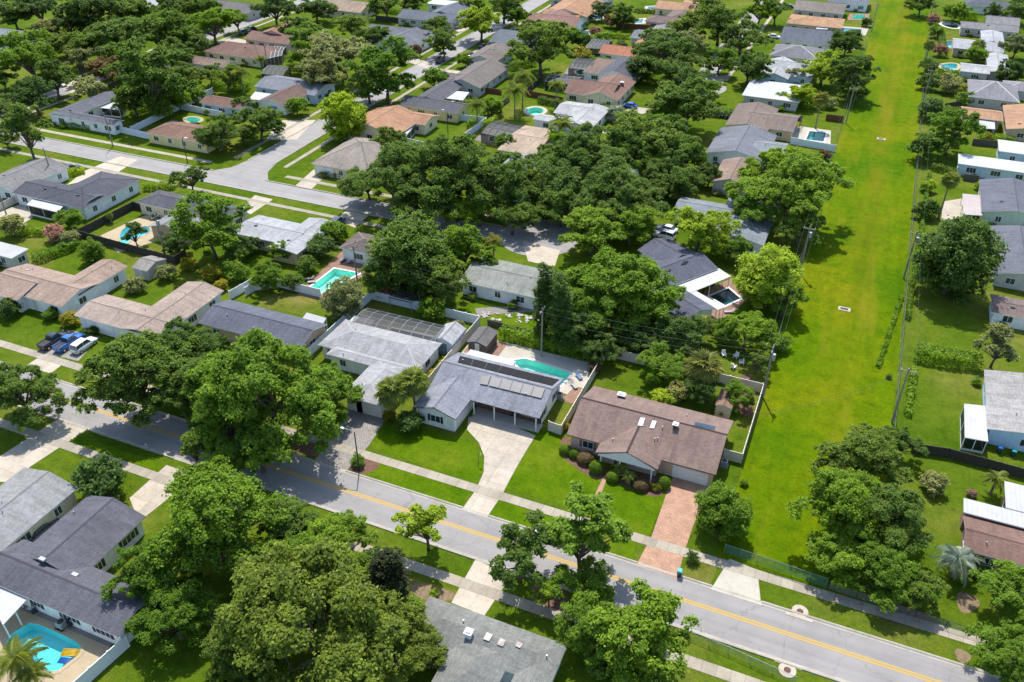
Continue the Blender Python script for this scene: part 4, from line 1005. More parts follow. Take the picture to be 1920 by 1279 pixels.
white1 = PR(240, 240, 240)
# 1 grey-roofed house with the curved drive
grey1 = S(164, 167, 178)
H = house('grey-roofed white house with black trim and solar panels above the curved driveway', grey1, W_white, [('x', 'g', (-52.2, 100.5, 0), (-34.0, 90.0, 0)), ('y', 'g', (-52.2, 85.0, 0), (-45.1, 96.0, 0))], trim=M_dark, garage=[(1, 'r', .3, 4.6, M_offw)], doors=[(0, 'f', .74, 1.0, M_dark)], front_wall=M_brick, front_oh={0: 2.1}, vents=0, pipes=2, fascia=M_dark, shutters=M_dark)
roof_panel(H, [(862, 668), (1049, 713), (1036, 724), (858, 680)], PANEL_BLK, n=7, framem=M_black)
roof_panel(H, [(902, 706), (920, 707), (914, 724), (900, 722)], PANEL_GRY, framem=M_dark, off=.2); roof_panel(H, [(922, 708), (1022, 731), (1015, 749), (916, 725)], PANEL_GRY, n=5, off=.2, framem=M_dark)
flat_cover('white flat patio roof at the back of the grey-roofed solar house', [(882, 655), (968, 677), (950, 696), (866, 674)], 2.5, white1)
e = empty('porch', (-39.5, 91.0, 0)); tag(e, 'white-posted porch along the front of the grey-roofed solar house', 'porch')
for k in range(4):
    mb = MB(); mb.box(-.08, -.08, .1, .08, .08, 2.74); o = mb.obj('post', [M_white], e); o.location = (-5.2+k*3.35, -.72, 0)
mb = MB(); mb.box(-5.5, -.9, 0, 5.3, 1.05, .12); mb.obj('floor', [C_light], e)
# 2 brown-roofed house
brown1 = S(160, 130, 116)
H = house('brown-roofed ranch house with front gable porch beside the grass strip', brown1, ST(206, 176, 158), [('x', 'g', (1114, 725), (1342, 892)), ('y', 'g', (1116, 850), (1262, 812))], eave=2.7, garage=[(0, 'f', .855, 4.9, M_white)], doors=[(1, 'f', .3, 1.0, M_rwood)], shutters=plain('pink_shutters', A(196, 130, 120)), vents=0, pipes=5, fascia=S(120, 92, 80), pitch=.36, front_oh={1: 1.7}, cap=S(96, 70, 60))
chimney(H, 1165, 745, 1.0, .7, .7); chimney(H, 1266, 802, .6, .6, .8)
for q in ([(1201, 785), (1209, 786), (1205, 800), (1196, 799)], [(1223, 790), (1231, 791), (1226, 805), (1218, 804)]): roof_panel(H, q, SKYL, 'skylight', off=.14, framem=M_white)
roof_panel(H, [(1304, 792), (1342, 801), (1340, 807), (1301, 798)], PANEL_BLU, n=3)
w = H.wings[1]; zr = w.eave+w.pitch*w.hx; y0 = w.cy-w.hy+.12
mb = MB(); tri = [(w.cx-w.hx+.5, w.eave-.06), (w.cx+w.hx-.5, w.eave-.06), (w.cx, zr-.1)]
mb.poly([(x, y0, z) for x, z in tri]); mb.poly([(x, y0+.1, z) for x, z in tri][::-1])
for k in range(3): j = (k+1) % 3; mb.poly([(tri[k][0], y0, tri[k][1]), (tri[j][0], y0, tri[j][1]), (tri[j][0], y0+.1, tri[j][1]), (tri[k][0], y0+.1, tri[k][1])][::-1])
mb.obj('pediment', [M_white], H.root)
mb = MB(); mb.box(w.cx-w.hx+.4, y0-.05, w.eave-.3, w.cx+w.hx-.4, y0+.15, w.eave-.04); mb.obj('beam', [M_white], H.root)
for fx in (-.82, -.2, .82): mb = MB(); mb.box(w.cx+w.hx*fx-.09, y0, 0, w.cx+w.hx*fx+.09, y0+.16, w.eave-.3); mb.obj('post', [M_white], H.root)
window_part(H.root, w.cx+w.hx*.45, w.cy-w.fy, -math.pi/2, .9, 1.8, 1.3, M_white, 1, plain('pink_shutters', A(196, 130, 120)))
# 3 pale hip
H3 = house('large pale grey hip-roofed house left of the fan palms', pale1, W_white, [('x', 'h', (648, 600), (783, 697)), ('y', 'h', (640, 742), (776, 690)), ('x', 'h', (612, 665), (792, 690))], eave=2.7, garage=[(1, 'f', .25, 2.7, M_offw), (1, 'f', .68, 4.4, M_offw)], vents=1, pipes=3, pitch=.3, cap=plain('pale_ridge', A(210, 210, 208)))
flat_cover('white flat patio roof at the back of the pale hip-roofed house', [(664, 592), (702, 600), (690, 616), (650, 607)], 2.6, white1)
cage('grey-meshed pool enclosure behind the pale hip-roofed house', [(655, 612), (812, 648), (836, 612), (690, 578)], 2.6, 7, 4, M_grey)
house('slate blue roofed house with a tan gable end left of the pale hip roof', S(110, 114, 130), W_tan, [('x', 'g', (430, 563), (562, 657))], vents=0, pipes=2)
flat_cover('small grey patio roof behind the slate blue roofed house', [(575, 586), (612, 596), (604, 610), (566, 598)], 2.4, PR(205, 205, 205))
house('tan L-shaped roof house behind the big oak on the left', tan1, W_white, [('x', 'g', (200, 553), (295, 636)), ('y', 'g', (352, 529), (296, 637))], vents=0, pipes=4, pitch=.2, garage=[(0, 'f', .3, 4.8, M_white)])
house('tan L-shaped roof house with a hedge along its side at the left edge', S(188, 158, 136), W_white, [('x', 'g', (52, 495), (116, 577)), ('y', 'g', (190, 488), (150, 556)), ('x', 'g', (110, 520), (-40, 545))], vents=1, pipes=4, pitch=.24, doors=[(0, 'f', .6, 1.0, M_offw)])
house('charcoal L-shaped roof house with long white side wall on the left', S(82, 83, 94), W_white, [('y', 'h', (190, 322), (157, 393)), ('x', 'g', (78, 337), (152, 392))], vents=3, pipes=3, pitch=.26)
flat_cover('white flat porch roof on the charcoal L-shaped house', [(62, 372), (120, 385), (108, 398), (50, 384)], 2.5, white1, screen=True)
house('grey-roofed house with white walls behind the parked black car, left edge', S(146, 144, 142), W_white, [('y', 'g', (62, 300), (26, 362)), ('x', 'g', (-50, 318), (40, 350))], vents=1, pipes=2, pitch=.25)
house('white flat-roofed house cut by the left edge', PR(226, 226, 224), W_grey, [('x', 'f', (-60, 440), (22, 486))], vents=0, pipes=1)
house('dark hip-roofed house behind the dark wood fence', S(88, 88, 98), W_cream, [('x', 'h', (297, 357), (430, 418))], vents=2, pipes=1, pitch=.27)
house('small grey gabled outbuilding beside the kidney pool', S(160, 160, 160), W_tan, [('y', 'g', (318, 402), (346, 442))], name='outbuilding', cat='outbuilding', vents=0, pipes=0, eave=2.4)
house('white metal garden shed on the lawn below the dark fence', S(176, 168, 156), W_grey, [('x', 'g', (284, 480), (276, 510))], name='garden_shed', cat='shed', vents=0, pipes=0, eave=2.0, oh=.1, win=False, doors=[(0, 'f', .5, .9, M_offw)], group='garden sheds')
house('white-roofed house right of the tall dark tree, centre left', S(206, 208, 212), W_tan, [('x', 'g', (485, 404), (545, 462)), ('y', 'g', (580, 409), (557, 478))], vents=2, pipes=2, pitch=.14)
house('brown hip-roofed pool house by the green pool', S(112, 98, 92), W_white, [('x', 'h', (672, 436), (702, 480))], vents=0, pipes=1, pitch=.3, cap=plain('tan_ridge', A(170, 146, 128)))
house('taupe-roofed corner house with cream garage at the side street', S(176, 162, 146), W_cream, [('x', 'h', (664, 256), (692, 327))], vents=2, pipes=2, garage=[(0, 'f', .2, 4.6, M_white)])
house('orange-roofed house with cream gable and fenced lawn', S(206, 150, 108), W_cream, [('x', 'g', (722, 202), (797, 236)), ('y', 'g', (700, 205), (742, 258))], vents=0, pipes=2, pitch=.27)
flat_cover('white screened patio roof on the orange-roofed house with fenced lawn', [(757, 231), (778, 234), (762, 254), (742, 249)], 2.4, white1, screen=True)
house('peach flat-roofed house beside the screened green pool', S(214, 182, 152), W_cream, [('x', 'g', (985, 236), (1002, 293))], vents=0, pipes=3, pitch=.1)
house('pale grey gabled house half hidden by the street oaks', S(176, 178, 180), W_white, [('y', 'g', (962, 290), (985, 362))], vents=0, pipes=2, pitch=.22)
house('cream-roofed white house with the round pool', S(216, 214, 208), W_white, [('x', 'g', (1062, 190), (1100, 221)), ('y', 'g', (1088, 196), (1110, 241)), ('x', 'g', (1010, 214), (1050, 232))], vents=0, pipes=2, pitch=.16)
H = house('red-brown cross-gabled house with brick chimney, blue car beside it', S(152, 110, 92), W_cream, [('x', 'g', (1085, 150), (1145, 186)), ('y', 'g', (1128, 146), (1158, 190))], vents=0, pipes=2, pitch=.34)
chimney(H, 1166, 160, .9, .7, 1.0)
house('dark slate gabled house behind the red-brown one', S(84, 90, 102), W_white, [('y', 'g', (1150, 112), (1186, 149)), ('x', 'f', (1120, 112), (1140, 142), S(140, 112, 96))], vents=0, pipes=1, pitch=.3)
house('bright terracotta orange roof among the upper trees', S(224, 130, 88), W_white, [('x', 'g', (1140, 85), (1192, 108)), ('y', 'g', (1196, 76), (1224, 100))], vents=0, pipes=1)
house('grey-roofed house with a lawn beside it behind the terracotta roof', S(140, 142, 146), W_grey, [('x', 'g', (1198, 56), (1245, 78)), ('y', 'g', (1230, 48), (1262, 74))], vents=1, pipes=1, pitch=.2)
house('mauve-brown hip-roofed house with pink walls near the top', S(140, 112, 104), W_pink, [('x', 'h', (1220, 30), (1296, 49)), ('y', 'h', (1262, 20), (1298, 46))], vents=0, pipes=1)
house('large orange-roofed house at the top beside the tiny pool', S(214, 158, 112), W_cream, [('x', 'g', (1240, 4), (1300, 23)), ('y', 'g', (1296, -10), (1330, 18))], vents=0, pipes=1)
house('orange roof with white patio, upper centre', S(210, 152, 104), W_cream, [('y', 'g', (1060, -2), (1100, 33)), ('x', 'g', (1030, 18), (1085, 34))], vents=0, pipes=1, pitch=.26)
house('long red-brown roof in front of the orange one, upper centre', S(168, 118, 104), W_white, [('x', 'g', (1008, 28), (1078, 54)), ('y', 'g', (1020, 26), (1048, 56))], vents=0, pipes=1)
house('grey roof at the very top, centre', S(120, 126, 138), W_grey, [('x', 'g', (1050, -14), (1136, 8))], vents=0, pipes=1)
house('blue-grey roof beside the large dark tree, upper centre', S(124, 132, 144), W_grey, [('x', 'g', (950, 58), (1000, 88))], vents=0, pipes=1)
house('long taupe gabled roof, nearer of the pair by the black car', S(132, 120, 112), W_grey, [('y', 'g', (890, 118), (900, 166)), ('x', 'g', (834, 136), (882, 156))], vents=1, pipes=3)
house('long taupe gabled roof, farther of the pair by the black car', S(140, 126, 116), W_grey, [('y', 'g', (912, 86), (928, 118))], vents=1, pipes=2)
house('charcoal cross-gabled house with yellow wall behind the orange roof', S(98, 98, 106), W_yel, [('y', 'g', (830, 152), (822, 192)), ('x', 'g', (774, 180), (858, 214))], vents=2, pipes=2)
flat_cover('white flat patio roof on the charcoal cross-gabled house', [(850, 170), (880, 173), (868, 188), (834, 184)], 2.5, white1)
house('slate grey gabled house behind the grey-green oak', S(120, 124, 134), W_white, [('x', 'g', (712, 48), (790, 76)), ('y', 'g', (748, 60), (772, 92))], vents=1, pipes=2)
house('blue-grey roofed house with a white car on its drive, upper centre', S(108, 116, 130), W_grey, [('x', 'g', (770, 20), (846, 44)), ('y', 'g', (830, 12), (862, 38))], vents=0, pipes=1)
house('white flat roof at the top edge left of the lime tree', PR(226, 228, 230), W_white, [('x', 'f', (815, 0), (885, 16))], vents=0, pipes=0)
house('tan gabled roof at the top edge behind the shrubs', S(190, 164, 136), W_cream, [('x', 'g', (626, 0), (676, 25))], vents=0, pipes=1)
house('orange-brown roofed house with pink walls left of the grey oak', S(184, 122, 86), W_pink, [('y', 'g', (522, 48), (552, 78)), ('x', 'g', (490, 60), (540, 84), S(150, 110, 92))], vents=0, pipes=1)
house('brown hip roof with white screen room, upper left', S(146, 106, 90), W_cream, [('x', 'h', (428, 78), (488, 112))], vents=1, pipes=2)
house('low tan roof in front of the brown hip roof, upper left', S(158, 130, 112), W_cream, [('x', 'g', (350, 103), (420, 128))], vents=0, pipes=1)
house('blue-grey hip roof with pale blue gable beside the two cars', S(140, 146, 156), W_blue, [('x', 'g', (520, 142), (590, 180))], vents=0, pipes=2, pitch=.24)
house('brown gabled garage house with blue door and wide concrete drive', S(124, 92, 78), W_white, [('y', 'g', (534, 165), (534, 200))], vents=0, pipes=1, garage=[(0, 'f', .5, 3.2, ST(110, 140, 170))])
flat_cover('white flat carport roof left of the blue-doored garage house', [(478, 172), (510, 176), (500, 188), (466, 186)], 2.5, white1)
house('brown low roof behind the white fenced oval pool', S(140, 100, 82), W_blue, [('x', 'g', (402, 180), (452, 206))], vents=0, pipes=1)
house('brown-roofed yellow house on the corner inside the white fence', S(150, 108, 86), W_yel, [('x', 'h', (322, 226), (386, 270))], vents=0, pipes=1, pitch=.26)
house('dark grey L-shaped house at the left end of the white fence', S(104, 106, 118), W_white, [('y', 'g', (192, 174), (130, 222)), ('x', 'g', (116, 206), (212, 236))], vents=2, pipes=1, pitch=.24)
flat_cover('white flat patio roof on the dark grey L-shaped house', [(212, 192), (236, 194), (224, 206), (188, 202)], 2.4, white1, screen=True)
house('pale roof at the left edge behind the trees', S(150, 156, 160), W_white, [('x', 'g', (-20, 50), (48, 90))], vents=0, pipes=1)
house('white roof at the top edge, left', PR(214, 214, 214), W_white, [('x', 'g', (248, -4), (290, 14))], vents=0, pipes=0)
house('grey roof with dark porch at the top edge, left of centre', S(126, 120, 122), W_grey, [('x', 'g', (430, 4), (466, 26))], vents=0, pipes=0)
# left of the strip
house('blue-grey gabled house with white wall facing front, left of the strip', S(132, 136, 146), W_white, [('y', 'g', (1352, 240), (1434, 304)), ('x', 'g', (1420, 262), (1466, 300), S(160, 168, 170))], vents=0, pipes=2, pitch=.24)
flat_cover('small white awning beside the blue-grey gabled house', [(1338, 262), (1350, 263), (1346, 280), (1334, 280)], 2.4, white1)
flat_cover('white flat patio roof at the right of the blue-grey gabled house', [(1450, 276), (1478, 279), (1468, 301), (1438, 298)], 2.5, white1)
H = house('taupe-roofed house with dark pergola left of the strip', S(144, 124, 108), W_tan, [('y', 'g', (1384, 195), (1440, 246)), ('x', 'g', (1410, 206), (1488, 248))], vents=0, pipes=3, pitch=.22)
house('white flat-roofed long house left of the strip', PR(236, 238, 240), W_grey, [('x', 'f', (1408, 152), (1498, 193))], vents=0, pipes=1)
house('pale blue-white gabled house half behind a thin tree', S(206, 212, 220), W_blue, [('x', 'g', (1440, 114), (1522, 148)), ('y', 'g', (1442, 112), (1478, 150))], vents=0, pipes=1)
house('grey hip roof with pale ridges left of the strip', S(134, 134, 138), W_cream, [('x', 'h', (1455, 84), (1536, 114))], vents=0, pipes=2, cap=plain('pale_ridge', A(210, 210, 208)))
flat_cover('white flat porch roof on the grey hip with pale ridges', [(1512, 101), (1532, 102), (1526, 118), (1504, 116)], 2.5, white1)
house('slate roof with tiny windows above the pale-ridged hip', S(104, 112, 126), W_white, [('x', 'g', (1474, 54), (1558, 86))], vents=0, pipes=1)
house('long orange roof near the far end of the strip', S(214, 158, 110), W_tan, [('x', 'h', (1484, 27), (1578, 54))], vents=0, pipes=1, pitch=.22)
flat_cover('white metal awning on the long orange roof', [(1536, 42), (1556, 43), (1552, 55), (1530, 54)], 2.4, white1)
house('taupe roof beyond the long orange one', S(150, 138, 126), W_grey, [('x', 'g', (1496, 4), (1582, 27))], vents=0, pipes=1)
house('blue-grey roof at the top edge near the strip', S(120, 130, 142), W_white, [('x', 'g', (1560, -12), (1628, 10))], vents=0, pipes=0)
house('tan-pink gabled roof hidden among the trees', S(176, 146, 126), W_grey, [('y', 'g', (1356, 300), (1402, 352))], vents=0, pipes=1)
house('grey-blue cross-shaped roof behind the white parked cars', S(150, 158, 164), W_white, [('x', 'g', (1278, 370), (1380, 418)), ('y', 'g', (1366, 372), (1432, 462))], vents=0, pipes=2, pitch=.2)
H52 = house('slate blue house with white L-shaped pool cover, turned to the cul-de-sac', S(98, 102, 120), ST(214, 222, 200), [('y', 'g', (-19.3, 144.4, 0), (-32.5, 140.5, 0)), ('x', 'g', (-35.4, 145.6, 0), (-24.1, 148.4, 0)), ('x', 'g', (-16.6, 130.0, 0), (-32.7, 130.9, 0))], rot=-33, vents=0, pipes=1, pitch=.3)
for q in ([(1282, 492), (1291, 490), (1286, 496), (1276, 498)], [(1250, 508), (1259, 506), (1254, 511), (1246, 512)]): roof_panel(H52, q, PANEL_BLK, 'skylight', off=.14)
flat_cover('white flat pool cover, longer arm, on the slate blue house', [(1268, 533), (1348, 503), (1371, 518), (1292, 550)], 2.6, PR(244, 240, 238)); flat_cover('white flat pool cover, shorter arm, on the slate blue house', [(1276, 540), (1306, 546), (1360, 576), (1345, 581)], 2.52, PR(244, 240, 238))
house('pale green low-roofed house beside the twin cypresses', S(164, 168, 156), W_white, [('x', 'g', (904, 482), (1004, 560))], vents=0, pipes=3, pitch=.17)
house('small grey-roofed dark shed in the corner behind the solar house', S(120, 116, 112), ST(96, 84, 74), [('y', 'g', (898, 614), (912, 650))], name='garden_shed', cat='shed', vents=0, pipes=0, eave=2.1, oh=.15, win=False, group='garden sheds', doors=[(0, 'f', .5, .8, M_offw)])
house('white gabled shed beside the grey-meshed pool enclosure', S(216, 220, 224), ST(228, 232, 236), [('y', 'g', (836, 608), (848, 648))], name='garden_shed', cat='shed', vents=0, pipes=0, eave=2.3, oh=.15, win=False, group='garden sheds', doors=[(0, 'f', .5, 1.6, ST(120, 140, 150))], pitch=.5)
house('small tan shed under the tree at the corner of the strip', S(170, 132, 104), ST(200, 180, 150), [('y', 'g', (1352, 730), (1372, 768))], name='garden_shed', cat='shed', vents=0, pipes=0, eave=2.0, oh=.12, win=False, group='garden sheds')
house('small red-roofed shed at the bottom edge under the bright green tree', S(168, 96, 84), W_brown, [('x', 'g', (1182, 1244), (1206, 1286))], name='garden_shed', cat='shed', vents=0, pipes=0, eave=2.1, oh=.12, win=False, group='garden sheds')
# right of the strip
house('white flat-roofed long house right of the strip', PR(246, 247, 248), W_blue, [('x', 'f', (1796, 290), (1990, 335)), ('x', 'f', (1870, 264), (1990, 300), None, 3.0)], vents=0, pipes=0)
house('slate gabled house with a three-pane window and pink terrace', S(112, 116, 128), W_green, [('y', 'g', (1836, 337), (1972, 418))], vents=1, pipes=2, pitch=.22)
flat_cover('pinkish flat patio roof on the slate gabled house', [(1805, 363), (1838, 366), (1842, 404), (1806, 402)], 2.5, PR(230, 214, 204))
house('slate gabled house with grey brick front, right edge below the first', S(116, 120, 132), W_grey, [('y', 'g', (1856, 424), (1984, 534))], vents=1, pipes=1, pitch=.2)
house('brown low shed-like house at the right edge behind the dark tree', S(140, 118, 110), W_white, [('x', 'g', (1856, 552), (1990, 612))], vents=1, pipes=1, pitch=.16, eave=2.4)
H = house('light grey gabled house with blue wall and white awning, right edge', S(196, 192, 186), ST(186, 214, 230), [('y', 'g', (1845, 694), (2010, 842))], vents=0, pipes=3, pitch=.16, winw=1.2, wingap=6)
flat_cover('white ribbed screened patio roof on the light grey house', [(1808, 757), (1848, 761), (1853, 828), (1809, 820)], 2.5, white1, screen=True)
house('brown and white roofed house with palm at the right edge', S(150, 112, 96), W_brown, [('x', 'g', (1806, 968), (2000, 1085)), ('x', 'f', (1806, 936), (1990, 1010), white1, 3.15), ('x', 'f', (1882, 905), (1990, 980), white1, 3.3)], vents=0, pipes=2, pitch=.22)
house('orange L-shaped roof house right of the strip', S(212, 156, 112), W_tan, [('x', 'g', (1802, 200), (1880, 228)), ('y', 'g', (1880, 198), (1990, 256))], vents=1, pipes=3, pitch=.2)
flat_cover('white metal awning on the orange L-shaped house', [(1836, 226), (1865, 226), (1866, 242), (1836, 240)], 2.4, white1)
house('grey hip roof with white ridges right of the strip', S(156, 154, 158), W_grey, [('x', 'h', (1814, 150), (1912, 193)), ('x', 'h', (1880, 152), (1990, 180))], vents=1, pipes=1, cap=plain('white_ridge', A(225, 225, 222)))
house('white-roofed house with the curved tan-rimmed pool', S(222, 224, 228), W_grey, [('x', 'g', (1800, 118), (1856, 140)), ('y', 'g', (1848, 100), (1896, 140))], vents=0, pipes=1, pitch=.18)
house('pale grey-white roof with a palm in front, right of the strip', S(204, 206, 212), W_tan, [('x', 'g', (1786, 72), (1882, 100)), ('y', 'g', (1838, 58), (1884, 84))], vents=0, pipes=1, pitch=.18)
house('grey gabled roof beside the rounded blue pool', S(156, 154, 154), W_grey, [('x', 'g', (1800, 42), (1910, 62)), ('x', 'g', (1846, 32), (1912, 50))], vents=1, pipes=1)
house('dark grey roof at the top right', S(96, 104, 116), W_white, [('x', 'h', (1806, 0), (1920, 20))], vents=0, pipes=0)
# near side of the main road
H = house('grey hip-roofed house with skylights at the bottom edge', S(150, 151, 142), W_white, [('x', 'h', (806, 1119), (1030, 1290)), ('y', 'h', (865, 1180), (905, 1345)), ('y', 'h', (1000, 1192), (1012, 1330))], vents=0, pipes=2, pitch=.3, cap=False)
for q in ([(913, 1187), (924, 1192), (917, 1204), (906, 1200)], [(938, 1197), (949, 1202), (943, 1214), (932, 1210)], [(970, 1204), (981, 1209), (975, 1217), (966, 1213)]): roof_panel(H, q, plain('tinted_skylight', (.3, .26, .22, 1), .3), 'skylight', off=.14, framem=M_wood)
chimney(H, 879, 1192, .7, .7, .8, M_white)
H = house('charcoal roofed house with roof vents above the aqua pool, left', S(104, 104, 114), W_white, [('x', 'g', (46, 1012), (222, 1196)), ('y', 'g', (166, 930), (146, 1090))], vents=0, pipes=2, pitch=.3, front_wall=None, shutters=M_dark)
for p in ((82, 1054), (141, 1078), (204, 1101)): 
    x, y, z = H.at(*p); o = new('roof_vent', VENT, H.root); setmat(o, M_grey); o.location = (x, y, z); o.scale = (1.3, 1, 1)
flat_cover('white slatted pergola roof beside the aqua pool, left edge', [(-30, 1100), (10, 1100), (52, 1122), (5, 1172)], 2.6, white1)
H = house('light grey gabled house cut by the left edge, nearest row', S(176, 177, 174), W_cream, [('y', 'g', (46, 878), (-2, 1040))], vents=0, pipes=3, pitch=.22)
# ================================================================ FENCES
VIN = plain('white_vinyl', (.72, .75, .78, 1), .5, 0, .03); VINB = plain('beige_vinyl', (.62, .56, .47, 1), .6, 0, .06); M_pipe = plain('dull_fence_pipe', (.1, .105, .1, 1), .7); TAUPE = plain('taupe_boards', A(128, 118, 108), .8, 0, .2)
fence('white vinyl fence between the pale hip-roofed house and the solar house', [(-54.3, 89), (-54.3, 113.0)], 1.8, 'vinyl', VINB, world=True)
fence('white vinyl fence behind the pool enclosure of the pale house', [(-76.3, 92), (-76.3, 113.2), (-54.6, 113.2)], 1.8, 'vinyl', VIN, world=True)
fence('beige vinyl fence between the solar house and the brown-roofed house', [(-33.0, 91.2), (-31.0, 91.0), (-31.0, 112.6)], 1.8, 'vinyl', VINB, world=True)
fence('beige vinyl fence along the back of the brown-roofed house', [(-30.7, 112.8), (-5.6, 112.8)], 1.8, 'vinyl', VINB, world=True)
fence('beige vinyl fence at the strip side of the brown-roofed house', [(-8.0, 95.2), (-5.5, 95.2), (-5.5, 112.4)], 1.8, 'vinyl', VINB, world=True)
fence('low hedge-side wooden fence behind the solar pool', [(-53, 113.6), (-31.6, 113.4)], 1.2, 'wood', M_wood, world=True)
fence('white vinyl fence in front of the rectangular green pool', [(462, 555), (478, 545), (522, 538), (602, 558)], 1.8, 'vinyl', VIN)
fence('white vinyl fence beside the tan L-shaped roof', [(432, 562), (474, 538)], 1.8, 'vinyl', VIN)
fence('dark wooden privacy fence around the kidney pool', [(278, 397), (252, 392), (147, 446), (330, 496), (350, 482)], 1.8, 'wood', M_dwood)
fence('white vinyl fence along the street beside the dark grey L-shaped house', [(192, 241), (288, 263)], 1.8, 'vinyl', VIN)
fence('white vinyl fence around the oval pool yard', [(247, 250), (338, 205), (418, 221)], 1.8, 'vinyl', VIN)
fence('white vinyl fence running back behind the oval pool yard', [(342, 204), (400, 176)], 1.8, 'vinyl', VIN)
fence('white vinyl fence around the lawn of the orange-roofed house', [(826, 222), (912, 232), (872, 262)], 1.8, 'vinyl', VIN)
fence('white vinyl fence below the lawn of the orange-roofed house', [(755, 270), (802, 280)], 1.8, 'vinyl', VIN)
fence('white vinyl fence below the murky green pool', [(1482, 270), (1565, 285)], 1.8, 'vinyl', VIN)
fence('red-brown wooden fence beside the fan palm at the strip', [(1548, 226), (1580, 230)], 1.8, 'wood', M_rwood)
fence('red-brown wooden fence beside the round green pool', [(985, 180), (1055, 194)], 1.8, 'wood', M_rwood)
fence('brown wooden fence below the mauve-brown roof', [(1155, 52), (1232, 58)], 1.8, 'wood', M_rwood)
fence('dark fence behind the dark slate gabled house', [(1066, 108), (1150, 112)], 1.8, 'wood', M_dwood)
fence('reddish fence between the taupe roof and the charcoal roof', [(878, 170), (940, 178)], 1.6, 'wood', M_rwood)
fence('dark wooden fence beside the queen palms', [(985, 178), (1018, 152)], 1.8, 'wood', M_dwood)
fence('tan wooden fence left of the round pool at the top of the fenced lawn', [(920, 216), (955, 190)], 1.6, 'wood', M_wood)
fence('dark fence above the white pergola roofs, upper centre', [(705, 38), (760, 44)], 1.8, 'wood', M_dwood)
fence('white wall beside the aqua pool in the bottom left', [(243, 1212), (140, 1305)], 1.9, 'vinyl', VIN)
fence('dark brown lattice fence between the two right-hand lawns', [(1708, 848), (1775, 858), (1935, 902)], 1.7, 'wood', M_dwood)
fence('grey weathered fence below the orange L-shaped house', [(1822, 272), (1885, 278)], 1.7, 'wood', TAUPE)
fence('dark fence below the grey hip with white ridges', [(1770, 205), (1800, 200)], 1.7, 'wood', M_dwood)
fence('low dark fence at the right lawn by the tall fan palm', [(1805, 338), (1832, 342)], 1.6, 'wood', TAUPE)
fence('light vinyl fence left of the charcoal L-shaped house', [(0, 396), (42, 376)], 1.7, 'vinyl', VINB)
fence('chain-link fence along the left side of the grass strip', [(-5.4, 113.2), (-5.8, 165), (-5.7, 240), (-5.5, 330)], 1.5, 'link', M_link, M_pipe, True, 3.6)
fence('chain-link fence along the right side of the grass strip', [(13.9, 96), (13.9, 170), (13.8, 250), (13.5, 330)], 1.5, 'link', M_link, M_pipe, True, 3.6)
GRN = plain('green_pipe', A(150, 178, 170), .5)
fence('green chain-link gate across the front of the grass strip', [(1357, 1037), (1548, 1102)], 1.6, 'link', M_glink, GRN, step=2.2, name='strip_gate')
fence('dark chain-link fence along the sidewalk under the right oak', [(1552, 1104), (1830, 1196)], 1.2, 'link', M_link, M_dark, step=3)
fence('chain-link fence at the near kerb beside the manhole', [(1292, 1195), (1365, 1226), (1490, 1282)], 1.2, 'link', M_link, M_grey, step=2.4)

# ================================================================ HEDGES, SHRUBS
hedge([(1712, 668), (1762, 680), (1832, 688)], 2.6, 2.2, L_mid, 'dark clipped hedge across the right-hand lawn')
hedge([(66, 494), (150, 462)], 2.0, 1.6, L_mid, 'hedge between the left-edge lawn and the tan L-shaped roof')
hedge([(124, 574), (226, 526)], 1.4, 1.5, L_mid, 'hedge along the white wall of the left-edge tan house')
hedge([(42, 440), (88, 440)], 1.6, 1.5, L_mid, 'low hedge left of the pink-blossomed shrub')
hedge([(133, 238), (172, 243)], 1.6, 1.1, L_mid, 'low round hedge in front of the dark grey L-shaped house')
hedge([(118, 234), (130, 237)], 1.6, 1.0, L_lime, 'short yellow-green hedge by the carport of the dark grey house')
hedge([(612, 330), (655, 334)], 1.6, 1.2, L_olive, 'clipped hedge in front of the taupe-roofed corner house')
hedge([(-49.5, 111.3), (-31.8, 111.2)], 2.0, 2.0, L_mid, 'tall hedge behind the solar house pool deck', True)
hedge([(1195, 24), (1240, 26)], 1.5, 1.6, L_deep, 'dark hedge below the far orange roof')
hedge([(128, 330), (160, 324)], 1.8, 1.3, L_lime, 'round green hedge beside the black car on the left')
hedge([(700, 20), (760, 28)], 3, 2, L_mid, 'bushy hedge below the white flat roof at the top')
hedge([(1545, 68), (1610, 74)], 2, 1.8, L_deep, 'dark hedge below the white pool deck')
hedge([(1795, 36), (1830, 38)], 3, 3, L_mid, 'tall bushes beside the rounded blue pool')
hedge([(1700, 780), (1712, 700)], .8, 1.0, L_mid, 'thin vine-covered fence line left of the mown right-hand lawn')
hedge([(798, 716), (842, 676)], .8, .9, L_gold, 'golden shrubs along the white vinyl fence')
hedge([(905, 240), (930, 228)], 1.5, 1.5, L_lime, 'bright hedge beside the dark pool enclosure')
hedge([(1742, 330), (1700, 600)], .5, 1.1, L_mid, 'climbing vines on the fence right of the strip')

